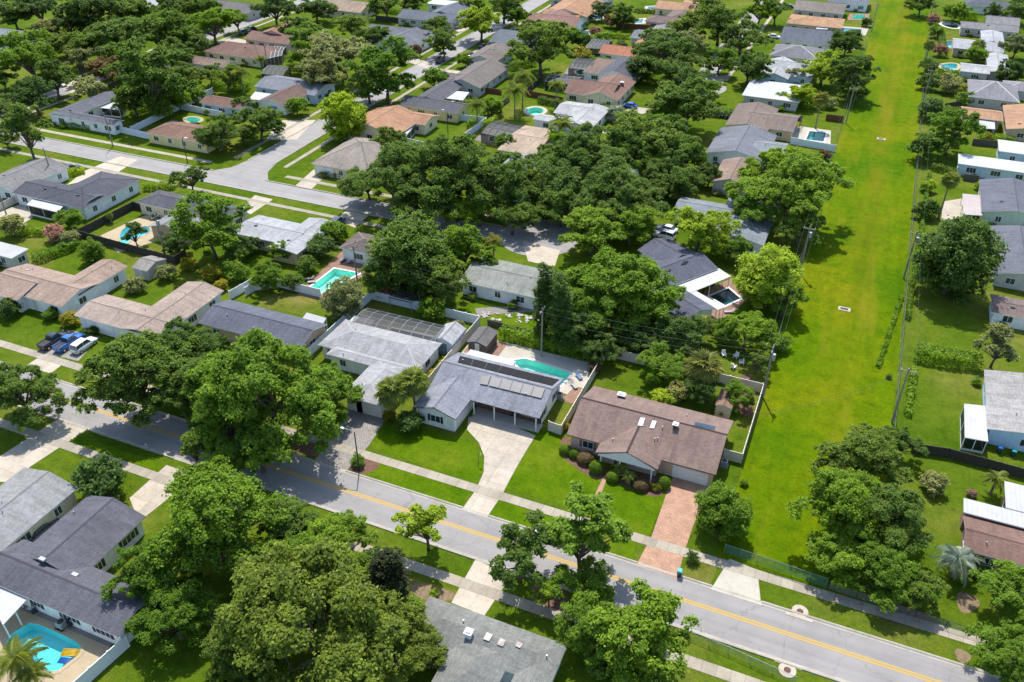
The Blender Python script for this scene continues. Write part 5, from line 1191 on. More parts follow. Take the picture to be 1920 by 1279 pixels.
for pts, w_, h_, m_, lab in (([(1500, 200), (1560, 206)], 2, 1.8, L_mid, 'hedge between the white flat roof and the taupe house at the strip'), ([(1405, 152), (1440, 146)], 2, 2, L_oak, 'hedge at the left end of the white flat-roofed long house'), ([(1763, 68), (1768, 104)], 2, 1.8, L_oak, 'hedge beside the square pool on the strip fence'), ([(1760, 140), (1802, 148)], 2.2, 2, L_mid, 'hedge below the curved tan-rimmed pool'), ([(1765, 166), (1812, 170)], 2, 1.6, L_olive, 'loose hedge left of the grey hip with white ridges'), ([(1764, 214), (1800, 215)], 2.4, 1.9, L_oak, 'hedge left of the orange L-shaped roof'), ([(1834, 262), (1900, 268)], 1.8, 1.4, L_mid, 'hedge below the orange L-shaped house awning'), ([(1746, 318), (1792, 328)], 1.8, 1.3, L_deep, 'dark hedge left of the white flat roof, right side'), ([(1100, 116), (1142, 121)], 2, 1.8, L_mid, 'hedge between the dark slate and terracotta houses'), ([(1010, 192), (1062, 202)], 2, 1.6, L_deep, 'hedge behind the round green pool'), ([(1128, 205), (1150, 212)], 1.6, 1.4, L_lime, 'bright hedge beside the silver fan palm'), ([(880, 242), (906, 214)], 1.6, 1.6, L_mid, 'hedge inside the right end of the fenced lawn'), ([(955, 132), (1002, 122)], 2.4, 2.2, L_oak, 'hedge left of the dark screen enclosures'), ([(1128, 70), (1180, 73)], 1.8, 1.6, L_mid, 'hedge around the fenced upper lawn'), ([(1062, 48), (1100, 54)], 2.4, 2, L_deep, 'hedge behind the long red-brown roof'), ([(250, 214), (332, 184)], 2.6, 2.2, L_oak, 'hedge behind the white fence of the oval pool yard'), ([(398, 168), (470, 168)], 2.4, 2, L_mid, 'hedge behind the brown low roof by the fence'), ([(545, 130), (590, 136)], 2, 1.8, L_oak, 'hedge behind the blue-grey hip roof'), ([(270, 356), (330, 352)], 2, 1.4, L_mid, 'hedge behind the dark hip-roofed house'), ([(1320, 215), (1385, 222)], 2.4, 2, L_oak, 'hedge left of the taupe house with pergola'), ([(1480, 318), (1540, 300)], 2, 1.6, L_mid, 'hedge behind the white patio roof at the strip'), ([(850, 20), (900, 26)], 2.2, 1.8, L_mid, 'hedge beside the white car at the top'), ([(1645, 690), (1690, 560)], .5, .6, L_mid, 'rough weeds along the right fence of the strip')):
    hedge(pts, w_, h_, m_, lab)
for a in ((1060, 843, 12, L_mid, 'round green bush at the left end of the brown-roofed house bed', 1.0), (1077, 851, 11, L_mid, 'second round green bush in the brown-roofed house bed', 1.0), (1098, 859, 17, L_rust, 'reddish clipped bush under the front window of the brown-roofed house', .75), (1118, 877, 14, L_mid, 'egg-shaped green bush left of the salmon path', 1.2), (1149, 894, 13, L_mid, 'clipped green bush right of the salmon path', 1.0), (1201, 909, 16, L_rust, 'reddish clipped bush below the porch gable', .75), (1246, 906, 12, L_mid, 'egg-shaped bush beside the garage of the brown-roofed house', 1.3)):
    topiary(*a)
BS = [(1229, 912, 10, L_gold, 'small yellow shrub left of the egg-shaped garage bush'), (1060, 800, 9, L_gold, 'pale yellow shrub beside the beige fence corner'), (731, 778, 14, L_gold, 'yellow-green shrub left of the fan palm trunks'), (770, 792, 25, L_deep, 'dark spreading shrub under the fan palms'), (672, 862, 15, L_mid, 'small green shrub at the foot of the street lamp'),
 (103, 438, 18, L_pink, 'pink-blossomed shrub above the hedge at the left'), (131, 447, 17, L_olive, 'olive shrub right of the pink-blossomed one'), (22, 425, 24, L_olive, 'olive shrub at the left edge by the utility pole'), (443, 508, 25, L_mid, 'round pale green shrub left of the white vinyl fence'), (395, 515, 20, L_gold, 'golden shrub row, middle one, under the tall dark tree'), (352, 496, 16, L_gold, 'golden shrub at the corner of the dark fence'), (310, 512, 18, L_olive, 'greyish shrub right of the white garden shed'), (255, 536, 19, L_olive, 'olive shrub on the lawn behind the tan roof'), (375, 540, 16, L_olive, 'low shrub above the tan L-shaped roof'), (415, 535, 14, L_gold, 'small yellowish shrub by the white vinyl fence end'),
 (130, 600, 18, L_gold, 'golden palm-like shrub at the tan house corner'), (12, 580, 24, L_deep, 'dark shrub at the left edge below the tan house'), (95, 590, 14, L_mid, 'small green shrub at the entrance of the left tan house'), (178, 618, 10, L_mid, 'small shrub beside the parked white SUV'),
 (556, 201, 20, L_mid, 'round green shrub beside the blue-doored garage'), (776, 95, 13, L_rust, 'small reddish tree-like shrub on the far corner'), (815, 148, 22, L_mid, 'green shrubs above the charcoal cross-gabled roof'), (925, 200, 20, L_mid, 'leafy shrub right of the queen palm by the charcoal roof'), (740, 300, 16, L_olive, 'grey shrub under the small tree at the taupe corner house'),
 (572, 498, 22, L_oak, 'dark shrub row at the pool yard, lower one'), (600, 465, 27, L_oak, 'dark shrub row at the pool yard, middle one'), (626, 436, 25, L_mid, 'dark shrub row at the pool yard, upper one'), (548, 530, 20, L_oak, 'low dark shrub inside the white vinyl pool fence'), (812, 580, 27, L_mid, 'bright bush behind the screen enclosure'), (722, 552, 13, L_pink, 'pale dry bush by the neighbour’s trellis'), (860, 612, 14, L_olive, 'small bush behind the white gabled shed'), (690, 522, 12, L_rust, 'dark red bush at the end of the green pool'),
 (1735, 392, 22, L_oak, 'dark shrub right of the strip below the banana plant'), (1740, 350, 13, L_lime, 'banana-like bright plant right of the strip'), (1745, 205, 24, L_deep, 'dark rounded bush right of the strip, level with the orange roof'), (1735, 278, 30, L_oak, 'loose bush leaning over the strip fence'), (1742, 155, 18, L_oak, 'bush on the strip fence line, level with the white-ridged hip'), (1742, 125, 16, L_oak, 'bush on the strip fence line beside the tan-rimmed pool'), (1750, 36, 11, L_pink, 'pink crape myrtle beside the rounded blue pool'), (1762, 95, 13, L_pink, 'pink crape myrtle beside the square pool'), (1811, 186, 15, L_mid, 'green bush left of the grey hip with white ridges'), (1780, 158, 20, L_olive, 'loose olive bush right of the strip'), (1755, 60, 14, L_mid, 'green bush on the strip fence by the rounded pool'), (1830, 105, 18, L_mid, 'green bushes below the palm, right side'), (1855, 258, 10, L_gold, 'small yellow bush in front of the orange L-shaped house'), (1790, 25, 30, L_mid, 'mass of bushes at the top right'),
 (1752, 906, 26, L_olive, 'pale reddish round planting bed on the right lawn'), (1822, 926, 9, L_pink, 'small pinkish shrub on the right lawn'), (1833, 715, 10, L_mid, 'small shrub at the corner of the light grey house'), (1835, 350, 8, L_lime, 'tiny shrub against the slate gabled house'), (1667, 706, 6, L_deep, 'small dark bush on the right fence of the strip'),
 (775, 1140, 20, L_mid, 'bright green bush left of the bottom grey hip roof'), (815, 1112, 10, L_lime, 'small lime bush in the dry front bed at the bottom'), (190, 900, 48, L_deep, 'dark spreading shrub between the two left foreground roofs'), (165, 925, 9, L_lime, 'small lime plant by the dark spreading shrub'), (3, 1030, 18, L_deep, 'dark shrub cut by the left edge above the charcoal roof'), (1130, 1240, 30, L_oak, 'dark shrub beside the small red shed'), (1395, 905, 8, L_mid, 'low shrub at the corner of the strip fence'),
 (1090, 76, 18, L_deep, 'dark rounded tree-like bush behind the small round pool'), (1115, 60, 11, L_pink, 'pinkish bush above the lawn in the upper centre'), (1130, 75, 15, L_mid, 'green bush left of the fenced upper lawn'), (1092, 105, 16, L_gold, 'yellowish bush left of the terracotta roof'), (1210, 110, 14, L_mid, 'bush at the corner of the terracotta roof'), (1165, 85, 10, L_deep, 'small dark bush in front of the grey roof lawn'), (1145, 40, 14, L_rust, 'brownish bush beside the turquoise upper pool'), (1180, 40, 10, L_deep, 'dark bush left of the small aqua pool'), (1103, 33, 9, L_deep, 'round dark bush left of the turquoise upper pool'),
 (168, 170, 28, L_olive, 'olive brown shrub at the drive of the dark grey L-shaped house'), (305, 203, 24, L_oak, 'shrub against the white fence, left one'), (335, 190, 20, L_mid, 'shrub against the white fence, middle one'), (365, 178, 20, L_mid, 'bright shrub against the white fence, right one'), (1465, 186, 14, L_mid, 'palm-like bush in front of the white flat roof'), (1560, 195, 12, L_olive, 'grey bush beside the fan palm at the strip'), (1435, 235, 12, L_mid, 'small bush left of the taupe house'), (1625, 42, 10, L_deep, 'dark round bush beside the green far pool'), (1600, 70, 16, L_deep, 'dark bush at the end of the white pool deck'), (1545, 290, 12, L_rust, 'reddish bush at the end of the white fence by the strip'), (1115, 690, 14, L_rust, 'reddish bush at the back corner of the solar pool deck'), (1270, 735, 24, L_olive, 'pale shrubs inside the back fence of the brown-roofed house'), (1240, 750, 22, L_lime, 'yellow-green shrub behind the chimney of the brown-roofed house'), (1350, 770, 12, L_olive, 'grey bush beside the small tan shed')]
for b in BS: bush(*b)

# ================================================================ TREES
TR = [
 # foreground
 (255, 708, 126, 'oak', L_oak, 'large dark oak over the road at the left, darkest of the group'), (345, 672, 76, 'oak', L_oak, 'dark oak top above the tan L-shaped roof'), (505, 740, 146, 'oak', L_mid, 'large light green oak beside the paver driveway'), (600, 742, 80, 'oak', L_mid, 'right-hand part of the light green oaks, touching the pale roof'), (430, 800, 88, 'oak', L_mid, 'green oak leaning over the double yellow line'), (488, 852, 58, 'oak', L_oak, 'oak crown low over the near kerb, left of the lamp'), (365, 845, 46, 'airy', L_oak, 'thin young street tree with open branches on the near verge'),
 (36, 740, 80, 'oak', L_oak, 'street tree with visible limbs at the left edge'),
 (395, 985, 150, 'oak', L_mid, 'big bright green tree right of the charcoal roof'), (300, 1085, 84, 'oak', L_mid, 'bright green crown overhanging the charcoal roof'), (330, 1165, 80, 'oak', L_mid, 'low bright crown above the shaded front path'), (545, 985, 75, 'oak', L_oak, 'dark green crown on the near verge, centre left'), (640, 1030, 78, 'oak', L_mid, 'green crown left of the dark conical tree'),
 (600, 1175, 200, 'oak', L_yoak, 'huge fine-leaved oak at the bottom edge'), (460, 1225, 95, 'oak', L_yoak, 'left flank of the bottom oaks above the shaded path'), (745, 1215, 82, 'oak', L_yoak, 'right flank of the bottom oaks beside the grey hip roof'), (560, 1080, 90, 'oak', L_mid, 'yellowish oak crown between the bright tree and the bottom oak'),
 (800, 985, 66, 'airy', L_lime, 'sparse yellow-green street tree on the near verge'), (975, 1030, 80, 'airy', L_oak, 'loose street tree left of the parked white car'), (1092, 1006, 112, 'airy', L_mid, 'open-crowned street tree spreading over the double yellow line'), (1090, 1105, 66, 'oak', L_mid, 'green tree at the near kerb below the spreading one'), (1185, 1185, 100, 'round', L_mid, 'dense bright green tree at the bottom, right of the grey hip roof'), (1105, 1185, 62, 'round', L_mid, 'darker companion of the dense bright tree at the bottom'), (1200, 1245, 50, 'oak', L_oak, 'small oak with drooping boughs at the bottom edge'), (1030, 1110, 40, 'airy', L_lime, 'small yellowish tree by the bottom driveway'),
 (1355, 958, 54, 'ball', L_mid, 'dense bright round tree beside the salmon driveway'),
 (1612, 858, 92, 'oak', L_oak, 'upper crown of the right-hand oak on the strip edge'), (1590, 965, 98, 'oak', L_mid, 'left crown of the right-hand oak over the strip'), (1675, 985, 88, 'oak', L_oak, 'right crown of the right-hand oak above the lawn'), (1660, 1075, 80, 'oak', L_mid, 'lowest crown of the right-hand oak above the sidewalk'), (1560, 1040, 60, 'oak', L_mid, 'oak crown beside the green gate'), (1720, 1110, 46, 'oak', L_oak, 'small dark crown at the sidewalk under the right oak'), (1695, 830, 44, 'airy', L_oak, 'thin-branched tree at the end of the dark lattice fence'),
 (1885, 1110, 62, 'oak', L_mid, 'green tree at the right edge below the palm'), (1865, 1225, 62, 'oak', L_mid, 'green tree in the bottom right corner'), (1905, 1010, 28, 'oak', L_mid, 'small crown at the right edge beside the brown roof') if False else (1925, 1180, 45, 'oak', L_mid, 'tree cut by the right edge near the bottom'),
 (1792, 485, 82, 'ball', L_deep, 'tall dense dark tree right of the strip'), (1872, 650, 50, 'airy', L_olive, 'loose olive tree at the right edge above the mown lawn'),
 (1785, 248, 44, 'round', L_mid, 'rounded green tree right of the strip below the orange roof'), (1900, 134, 28, 'round', L_deep, 'dark green tree at the right edge beside the white roof'), (1906, 88, 28, 'oak', L_olive, 'olive tree at the right edge beside the pale roof'), (1728, 8, 26, 'oak', L_oak, 'dark tree at the top end of the strip'), (1908, 18, 24, 'round', L_oak, 'tree in the top right corner'), (1862, 22, 16, 'round', L_deep, 'small dark tree by the dark grey top right roof'),
 # left of the strip
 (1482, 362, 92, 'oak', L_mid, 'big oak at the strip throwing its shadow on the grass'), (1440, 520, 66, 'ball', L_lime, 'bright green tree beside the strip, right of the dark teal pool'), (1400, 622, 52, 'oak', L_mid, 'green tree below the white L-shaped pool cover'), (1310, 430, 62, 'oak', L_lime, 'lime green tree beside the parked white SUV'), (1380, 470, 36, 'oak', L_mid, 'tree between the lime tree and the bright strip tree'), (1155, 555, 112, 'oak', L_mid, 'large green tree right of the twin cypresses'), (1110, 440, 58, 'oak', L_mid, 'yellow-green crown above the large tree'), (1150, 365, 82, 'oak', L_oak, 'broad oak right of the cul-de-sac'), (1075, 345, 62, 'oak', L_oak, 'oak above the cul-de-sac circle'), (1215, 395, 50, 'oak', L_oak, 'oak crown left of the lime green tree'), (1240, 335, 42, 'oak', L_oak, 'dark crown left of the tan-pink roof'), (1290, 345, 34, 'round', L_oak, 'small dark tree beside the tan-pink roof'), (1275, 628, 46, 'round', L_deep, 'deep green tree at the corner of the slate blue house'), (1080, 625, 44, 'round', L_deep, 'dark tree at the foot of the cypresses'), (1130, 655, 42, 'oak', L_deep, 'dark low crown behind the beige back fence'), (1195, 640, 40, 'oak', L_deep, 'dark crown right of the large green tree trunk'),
 (1240, 682, 46, 'oak', L_mid, 'fresh green tree over the back fence of the brown-roofed house'), (1385, 745, 32, 'round', L_mid, 'small round tree over the tan shed'), (1315, 728, 36, 'oak', L_deep, 'dark small tree below the yellow fan palm'), (1420, 680, 30, 'airy', L_oak, 'thin tree beside the white lawn chairs'), (1455, 640, 26, 'oak', L_mid, 'small crown on the strip fence below the lawn chairs'),
 # centre
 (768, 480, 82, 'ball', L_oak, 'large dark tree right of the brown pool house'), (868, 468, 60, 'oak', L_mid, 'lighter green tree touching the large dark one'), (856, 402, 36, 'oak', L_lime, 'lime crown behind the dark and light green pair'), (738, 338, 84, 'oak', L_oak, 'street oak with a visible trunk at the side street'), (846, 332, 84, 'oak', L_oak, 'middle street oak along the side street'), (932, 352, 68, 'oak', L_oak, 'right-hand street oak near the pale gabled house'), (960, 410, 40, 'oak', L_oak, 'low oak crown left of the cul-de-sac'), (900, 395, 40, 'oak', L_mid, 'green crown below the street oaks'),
 (642, 560, 42, 'ball', L_olive, 'round olive green tree below the rectangular green pool'), (497, 518, 30, 'round', L_mid, 'bright bushy tree at the white vinyl pool fence'), (528, 472, 27, 'oak', L_mid, 'green tree in front of the white roof'), (392, 425, 64, 'round', L_mid, 'tall dark green tree beside the small grey outbuilding'), (355, 330, 36, 'airy', L_oak, 'loose grey-green street tree on the side street'), (172, 472, 26, 'ball', L_mid, 'small ball-shaped tree in front of the dark fence'), (126, 412, 27, 'oak', L_mid, 'green tree behind the pink-blossomed shrub'), (252, 440, 27, 'airy', L_deep, 'small dark tree standing in front of the kidney pool'), (466, 460, 22, 'oak', L_deep, 'small dark tree right of the tall dark green tree'),
 (1210, 262, 62, 'oak', L_oak, 'broad oak below the silver palm'), (1275, 285, 52, 'oak', L_oak, 'oak left of the blue-grey gabled house'), (1090, 300, 74, 'oak', L_oak, 'broad oak right of the pale gabled house'), (1022, 300, 34, 'oak', L_oak, 'small oak below the peach flat roof'), (1290, 200, 65, 'oak', L_oak, 'round broad oak at the end of the upper cul-de-sac'), (1254, 112, 58, 'oak', L_oak, 'oak right of the terracotta roof'), (1350, 45, 48, 'oak', L_oak, 'large upper oak at the top right of centre'), (1392, 70, 46, 'oak', L_oak, 'oak right of the large upper one'), (1425, 22, 30, 'oak', L_mid, 'green tree at the top beside the taupe roof'), (1350, 110, 30, 'round', L_mid, 'green tree on the upper cul-de-sac street'), (1405, 128, 36, 'oak', L_oak, 'slanting dark oak left of the white flat roof'), (1196, 130, 24, 'round', L_deep, 'dark small tree in front of the dark slate house'), (1300, 90, 38, 'airy', L_olive, 'pale loose tree between the upper oaks'), (1170, 30, 26, 'round', L_oak, 'dark tree between the upper pools'), (1015, 92, 54, 'oak', L_oak, 'large dark tree left of the upper pool enclosures'), (1456, 22, 28, 'oak', L_oak, 'tree beside the taupe roof near the strip'), (1320, 10, 30, 'oak', L_oak, 'tree at the top edge beside the large orange roof'),
 (1545, 130, 38, 'oak', L_lime, 'yellow-green tree left of the strip, left half of a pair'), (1592, 138, 40, 'round', L_deep, 'dark green tree left of the strip, right half of a pair'), (1588, 80, 28, 'round', L_deep, 'dark tree beside the small blue pool at the strip'), (1487, 136, 20, 'airy', L_olive, 'thin pale tree in front of the blue-white gabled house'), (1508, 180, 28, 'oak', L_lime, 'lime tree in front of the white flat roof at the strip'), (1600, 175, 24, 'oak', L_oak, 'low dark tree on the strip fence'),
 # upper left
 (645, 105, 82, 'oak', L_olive, 'very large grey-green oak in the upper left centre'), (722, 135, 62, 'round', L_mid, 'dense green tree right of the grey-green oak'), (585, 75, 46, 'oak', L_mid, 'yellow-green tree left of the grey-green oak'), (572, 108, 32, 'oak', L_mid, 'lower crown left of the grey-green oak'), (832, 78, 28, 'round', L_oak, 'neat oval tree by the black car in the upper centre'), (902, 46, 38, 'oak', L_lime, 'yellow-lime tree beside the white car, upper centre'), (820, 50, 24, 'oak', L_oak, 'tree at the corner of the slate grey gabled house'), (945, 14, 34, 'oak', L_oak, 'tree at the top edge right of the yellow-lime one'), (885, 8, 26, 'oak', L_mid, 'tree at the top edge left of the yellow-lime one'), (645, 220, 44, 'ball', L_lime, 'bright lime tree on the corner of the cross street'), (728, 268, 32, 'oak', L_oak, 'tree beside the taupe-roofed corner house'), (872, 112, 14, 'round', L_mid, 'small street tree by the taupe roofs'), (515, 18, 40, 'oak', L_deep, 'dark tree at the top edge left of the tan roof'), (592, 18, 32, 'oak', L_deep, 'second dark tree at the top edge left of the tan roof'), (725, 12, 30, 'oak', L_oak, 'tree at the top edge above the bushy hedge'),
 (485, 228, 44, 'oak', L_oak, 'street tree left of the wide concrete drive'), (412, 252, 42, 'oak', L_oak, 'dark tree at the corner of the yellow house'), (48, 248, 50, 'airy', L_oak, 'spreading street tree with bare limbs, upper left'), (25, 28, 38, 'oak', L_deep, 'dark tree in the top left corner'), (165, 28, 72, 'oak', L_deep, 'wide dark oak at the top left'), (290, 62, 60, 'oak', L_oak, 'broad oak behind the dark grey L-shaped house, farthest of three'), (398, 46, 46, 'oak', L_mid, 'brighter tree near the far parked cars, top left'), (352, 80, 38, 'oak', L_oak, 'tree left of the brown hip roof, top left'), (235, 84, 60, 'oak', L_oak, 'grey-green oak in the upper left wood'), (82, 64, 32, 'oak', L_olive, 'olive tree right of the pale left-edge roof'), (56, 112, 58, 'oak', L_mid, 'yellowish oak at the left edge'), (62, 178, 42, 'oak', L_deep, 'dark tree in front of the yellowish left-edge oak'), (4, 150, 26, 'oak', L_oak, 'tree cut by the left edge above the street'), (148, 118, 38, 'airy', L_olive, 'pale sparse tree by the silver car, upper left'), (207, 135, 32, 'oak', L_rust, 'brownish tree right of the pale sparse one'), (278, 150, 68, 'round', L_oak, 'large dense dark tree behind the dark grey L-shaped house'), (250, 190, 34, 'oak', L_oak, 'lower dark crown at the patio of the dark grey house'), (392, 135, 26, 'airy', L_oak, 'thin tree in front of the low tan roof'), (425, 148, 30, 'oak', L_oak, 'green tree left of the upper left palm'), (205, 60, 38, 'oak', L_deep, 'dark filler tree below the wide top left oak'), (325, 105, 34, 'oak', L_oak, 'tree behind the low tan roof'), (120, 85, 30, 'oak', L_oak, 'dark tree between the pale roof and the upper left wood'), (330, 8, 40, 'oak', L_oak, 'tree at the top edge left of the grey porch roof'), (445, 40, 24, 'oak', L_mid, 'small tree beside the far parked cars'), (455, 195, 22, 'oak', L_oak, 'small tree behind the brown low roof by the fence'), (10, 262, 24, 'oak', L_oak, 'tree at the left edge behind the spreading street tree'), (230, 18, 34, 'oak', L_deep, 'dark tree at the top edge beside the white roof'),
 (1082, 560, 46, 'round', L_deep, 'dark dense tree joining the cypresses to the large green tree'), (1062, 610, 40, 'round', L_deep, 'dark low tree right of the cypresses'),
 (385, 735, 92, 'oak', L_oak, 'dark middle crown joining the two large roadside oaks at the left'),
 # fillers between the named trees
 (800, 385, 60, 'oak', L_oak, 'low oak crown under the middle street oak'), (690, 345, 40, 'oak', L_oak, 'left end of the street oaks over the side street'), (985, 330, 40, 'oak', L_oak, 'oak crown touching the pale gabled roof'), (1050, 392, 46, 'oak', L_oak, 'oak between the cul-de-sac circle and the broad oak'), (1122, 318, 56, 'oak', L_oak, 'central oak behind the silver-green fan palm'), (1182, 425, 46, 'oak', L_mid, 'green crown above the slate blue house'), (1020, 372, 42, 'oak', L_oak, 'dark oak left of the cul-de-sac entrance'), (1245, 245, 46, 'oak', L_oak, 'oak between the silver palm lawn and the blue-grey gabled house'), (1165, 290, 52, 'oak', L_oak, 'oak in the middle of the central canopy'), (1230, 88, 38, 'oak', L_oak, 'oak above the terracotta roof'), (1282, 142, 44, 'oak', L_oak, 'oak left of the upper cul-de-sac street'), (1328, 168, 30, 'oak', L_mid, 'low crown beside the upper cul-de-sac street'), (1300, 48, 40, 'oak', L_oak, 'oak beside the mauve-brown roof'), (1260, 320, 40, 'oak', L_oak, 'dark oak below the blue-grey gabled house'), (1330, 330, 26, 'oak', L_deep, 'small dark tree in front of the tan-pink roof'), (1450, 325, 56, 'oak', L_mid, 'left shoulder of the big strip oak'), (1420, 405, 46, 'oak', L_mid, 'lower crown of the big strip oak over the grey-blue roof'), (1500, 425, 44, 'oak', L_oak, 'dark lower crown of the big strip oak'), (1470, 560, 40, 'round', L_mid, 'right side of the bright strip tree'), (1360, 620, 34, 'oak', L_mid, 'green crown beside the pool deck lounger'), (1100, 590, 66, 'oak', L_mid, 'left lower crown of the large green tree'), (1205, 585, 60, 'oak', L_mid, 'right lower crown of the large green tree'), (820, 525, 50, 'round', L_oak, 'lower part of the large dark tree'), (720, 520, 40, 'round', L_oak, 'dark crown at the end of the green pool'), (905, 500, 30, 'oak', L_mid, 'small green tree at the pale green roof'),
 (330, 455, 30, 'round', L_deep, 'dark low tree at the foot of the tall green one'), (445, 465, 30, 'oak', L_oak, 'dark tree left of the white roof'), (100, 150, 40, 'oak', L_deep, 'dark tree above the silver car'), (180, 85, 44, 'oak', L_oak, 'grey-green tree in the middle of the upper left wood'), (20, 205, 30, 'oak', L_deep, 'dark tree at the left street corner'), (310, 180, 36, 'oak', L_oak, 'dark crown behind the white fence corner'), (345, 140, 34, 'oak', L_oak, 'oak crown right of the large dense dark tree'), (230, 115, 40, 'oak', L_oak, 'dark tree behind the brownish one'), (260, 25, 40, 'oak', L_oak, 'oak beside the white roof at the top'), (375, 20, 34, 'oak', L_oak, 'oak at the top edge above the brighter tree'), (75, 20, 40, 'oak', L_deep, 'dark oak second from the top left corner'), (125, 48, 36, 'oak', L_deep, 'dark oak above the olive tree'), (610, 140, 46, 'oak', L_olive, 'lower left part of the grey-green oak'), (690, 160, 42, 'oak', L_oak, 'low crown between the grey-green oak and the dense tree'), (550, 55, 30, 'oak', L_deep, 'dark tree right of the pink-walled house'), (660, 50, 36, 'oak', L_oak, 'dark tree behind the grey-green oak'), (700, 70, 34, 'oak', L_oak, 'tree left of the slate grey gabled house'), (775, 8, 26, 'oak', L_oak, 'tree at the top edge above the blue-grey roofed house'), (970, 30, 24, 'oak', L_mid, 'green tree left of the red-brown roof at the top'), (1000, 60, 30, 'oak', L_oak, 'tree behind the large dark one, upper centre'), (1130, 20, 20, 'round', L_deep, 'dark small tree between the top pools'), (1060, 70, 26, 'oak', L_mid, 'green crown below the long red-brown roof'), (780, 300, 46, 'oak', L_oak, 'upper oak crown right of the taupe-roofed corner house'), (870, 290, 44, 'oak', L_oak, 'upper oak crown above the middle street oak'), (950, 270, 22, 'oak', L_mid, 'small green tree below the dark pool enclosure'), (455, 250, 26, 'oak', L_oak, 'crown between the two street trees at the wide drive'),
 (1850, 180, 1, 'oak', L_oak, ''),
]
TR.pop()
for t_ in TR:
    tree(*t_, zs=RT.uniform(.9, 1.12))
for px, py0, py1, lab in ((1016, 462, 640, 'tall narrow cypress beside the pale green roof, left of the pair'), (1046, 486, 655, 'tall narrow cypress beside the pale green roof, right of the pair')):
    bx, by = W(px+2, py1); d = depth(bx, by, 6); r = 25*d/FPX
    zt = 4.0
    while zt < 25 and True:
        x, y = W(px, py0, zt)
        if y <= by: break
        zt += .2
    me, tr_, cz, hz = PROTO['column0']; e = empty('cypress_tree', (bx, by, 0), px, (r, r, zt/9.9)); new('trunk', tr_, e); c = new('crown', me, e); setmat(c, L_deep); tag(e, lab, 'tree', 'pair of cypresses')
bx, by = W(735, 1145); me, tr_, cz, hz = PROTO['column0']; e = empty('conical_tree', (bx, by, 0), 1, (2.6, 2.6, 1.15)); new('trunk', tr_, e); c = new('crown', me, e); setmat(c, leafmat('purple_black_leaves', (.008, .014, .004, 1), (.03, .042, .012, 1), .08, .7)); tag(e, 'dark narrow tree in front of the dry bed at the bottom', 'tree', 'trees in the yards and along the streets')
# palms
PL = [(735, 735, 36, 'fan', L_palm, 'fan palm beside the grey-roofed solar house, left of the pair', 5.2), (774, 716, 36, 'fan', L_palm, 'fan palm beside the grey-roofed solar house, right of the pair', 5.6),
 (1322, 690, 42, 'fan', L_ypalm, 'large yellowish fan palm behind the back fence', 5.0), (1163, 878, 15, 'feather', L_palm, 'small feathery palm left of the porch gable', 1.3), (1178, 893, 15, 'feather', L_palm, 'small feathery palm in front of the porch gable', 1.2),
 (1298, 1045, 15, 'feather', L_deep, 'dark cycad on the verge beside the bin', .7), (1795, 1052, 40, 'feather', L_spalm, 'grey-green triangle palm beside the brown and white roof', 2.6), (30, 1240, 50, 'feather', L_palm, 'feathery palm over the aqua pool in the bottom left corner', 5.0), (60, 1262, 34, 'feather', L_palm, 'smaller feathery palm at the bottom left pool edge', 4.0),
 (1782, 338, 20, 'fan', L_palm, 'tall slender fan palm on the right lawn', 9.0), (1540, 186, 17, 'fan', L_ypalm, 'fan palm with a bare trunk beside the murky pool', 8.0), (1835, 86, 15, 'fan', L_palm, 'fan palm in front of the pale grey-white roof', 4.5), (1743, 85, 13, 'fan', L_palm, 'fan palm on the strip fence beside the square pool', 5.0), (1868, 900, 24, 'feather', L_palm, 'thin palm at the corner of the brown and white roofed house', 2.6),
 (980, 145, 22, 'feather', L_palm, 'queen palm by the dark wooden fence, taller', 8.5), (965, 172, 24, 'feather', L_palm, 'queen palm by the round pool, lower', 7.0), (1043, 160, 17, 'feather', L_palm, 'queen palm in front of the red-brown house', 6.5), (894, 198, 20, 'feather', L_palm, 'queen palm at the corner of the charcoal cross-gabled house', 6.0), (1155, 213, 20, 'fan', L_spalm, 'silver fan palm on the lawn of the white house', 2.0), (1180, 338, 24, 'fan', L_spalm, 'silver-green fan palm among the central oaks', 6.5), (1318, 608, 22, 'fan', L_palm, 'fan palm below the slate blue house', 3.5), (450, 138, 18, 'feather', L_palm, 'palm at the upper left behind the white fence', 6), (925, 452, 18, 'feather', L_ypalm, 'yellowish palm right of the light green tree', 5), (488, 112, 12, 'feather', L_palm, 'palm left of the narrow aqua pool', 4.5), (1052, 235, 26, 'feather', L_palm, 'clump palm left of the cream-roofed house', 5.0), (1042, 258, 22, 'feather', L_mid, 'lower clump palm above the broad oak', 3.5), (205, 405, 8, 'fan', L_palm, 'tiny palm at the inside of the dark wooden fence', 1.6), (1195, 668, 1, 'fan', L_palm, '', 2)]
for p in PL[:-1]: palm(*p)

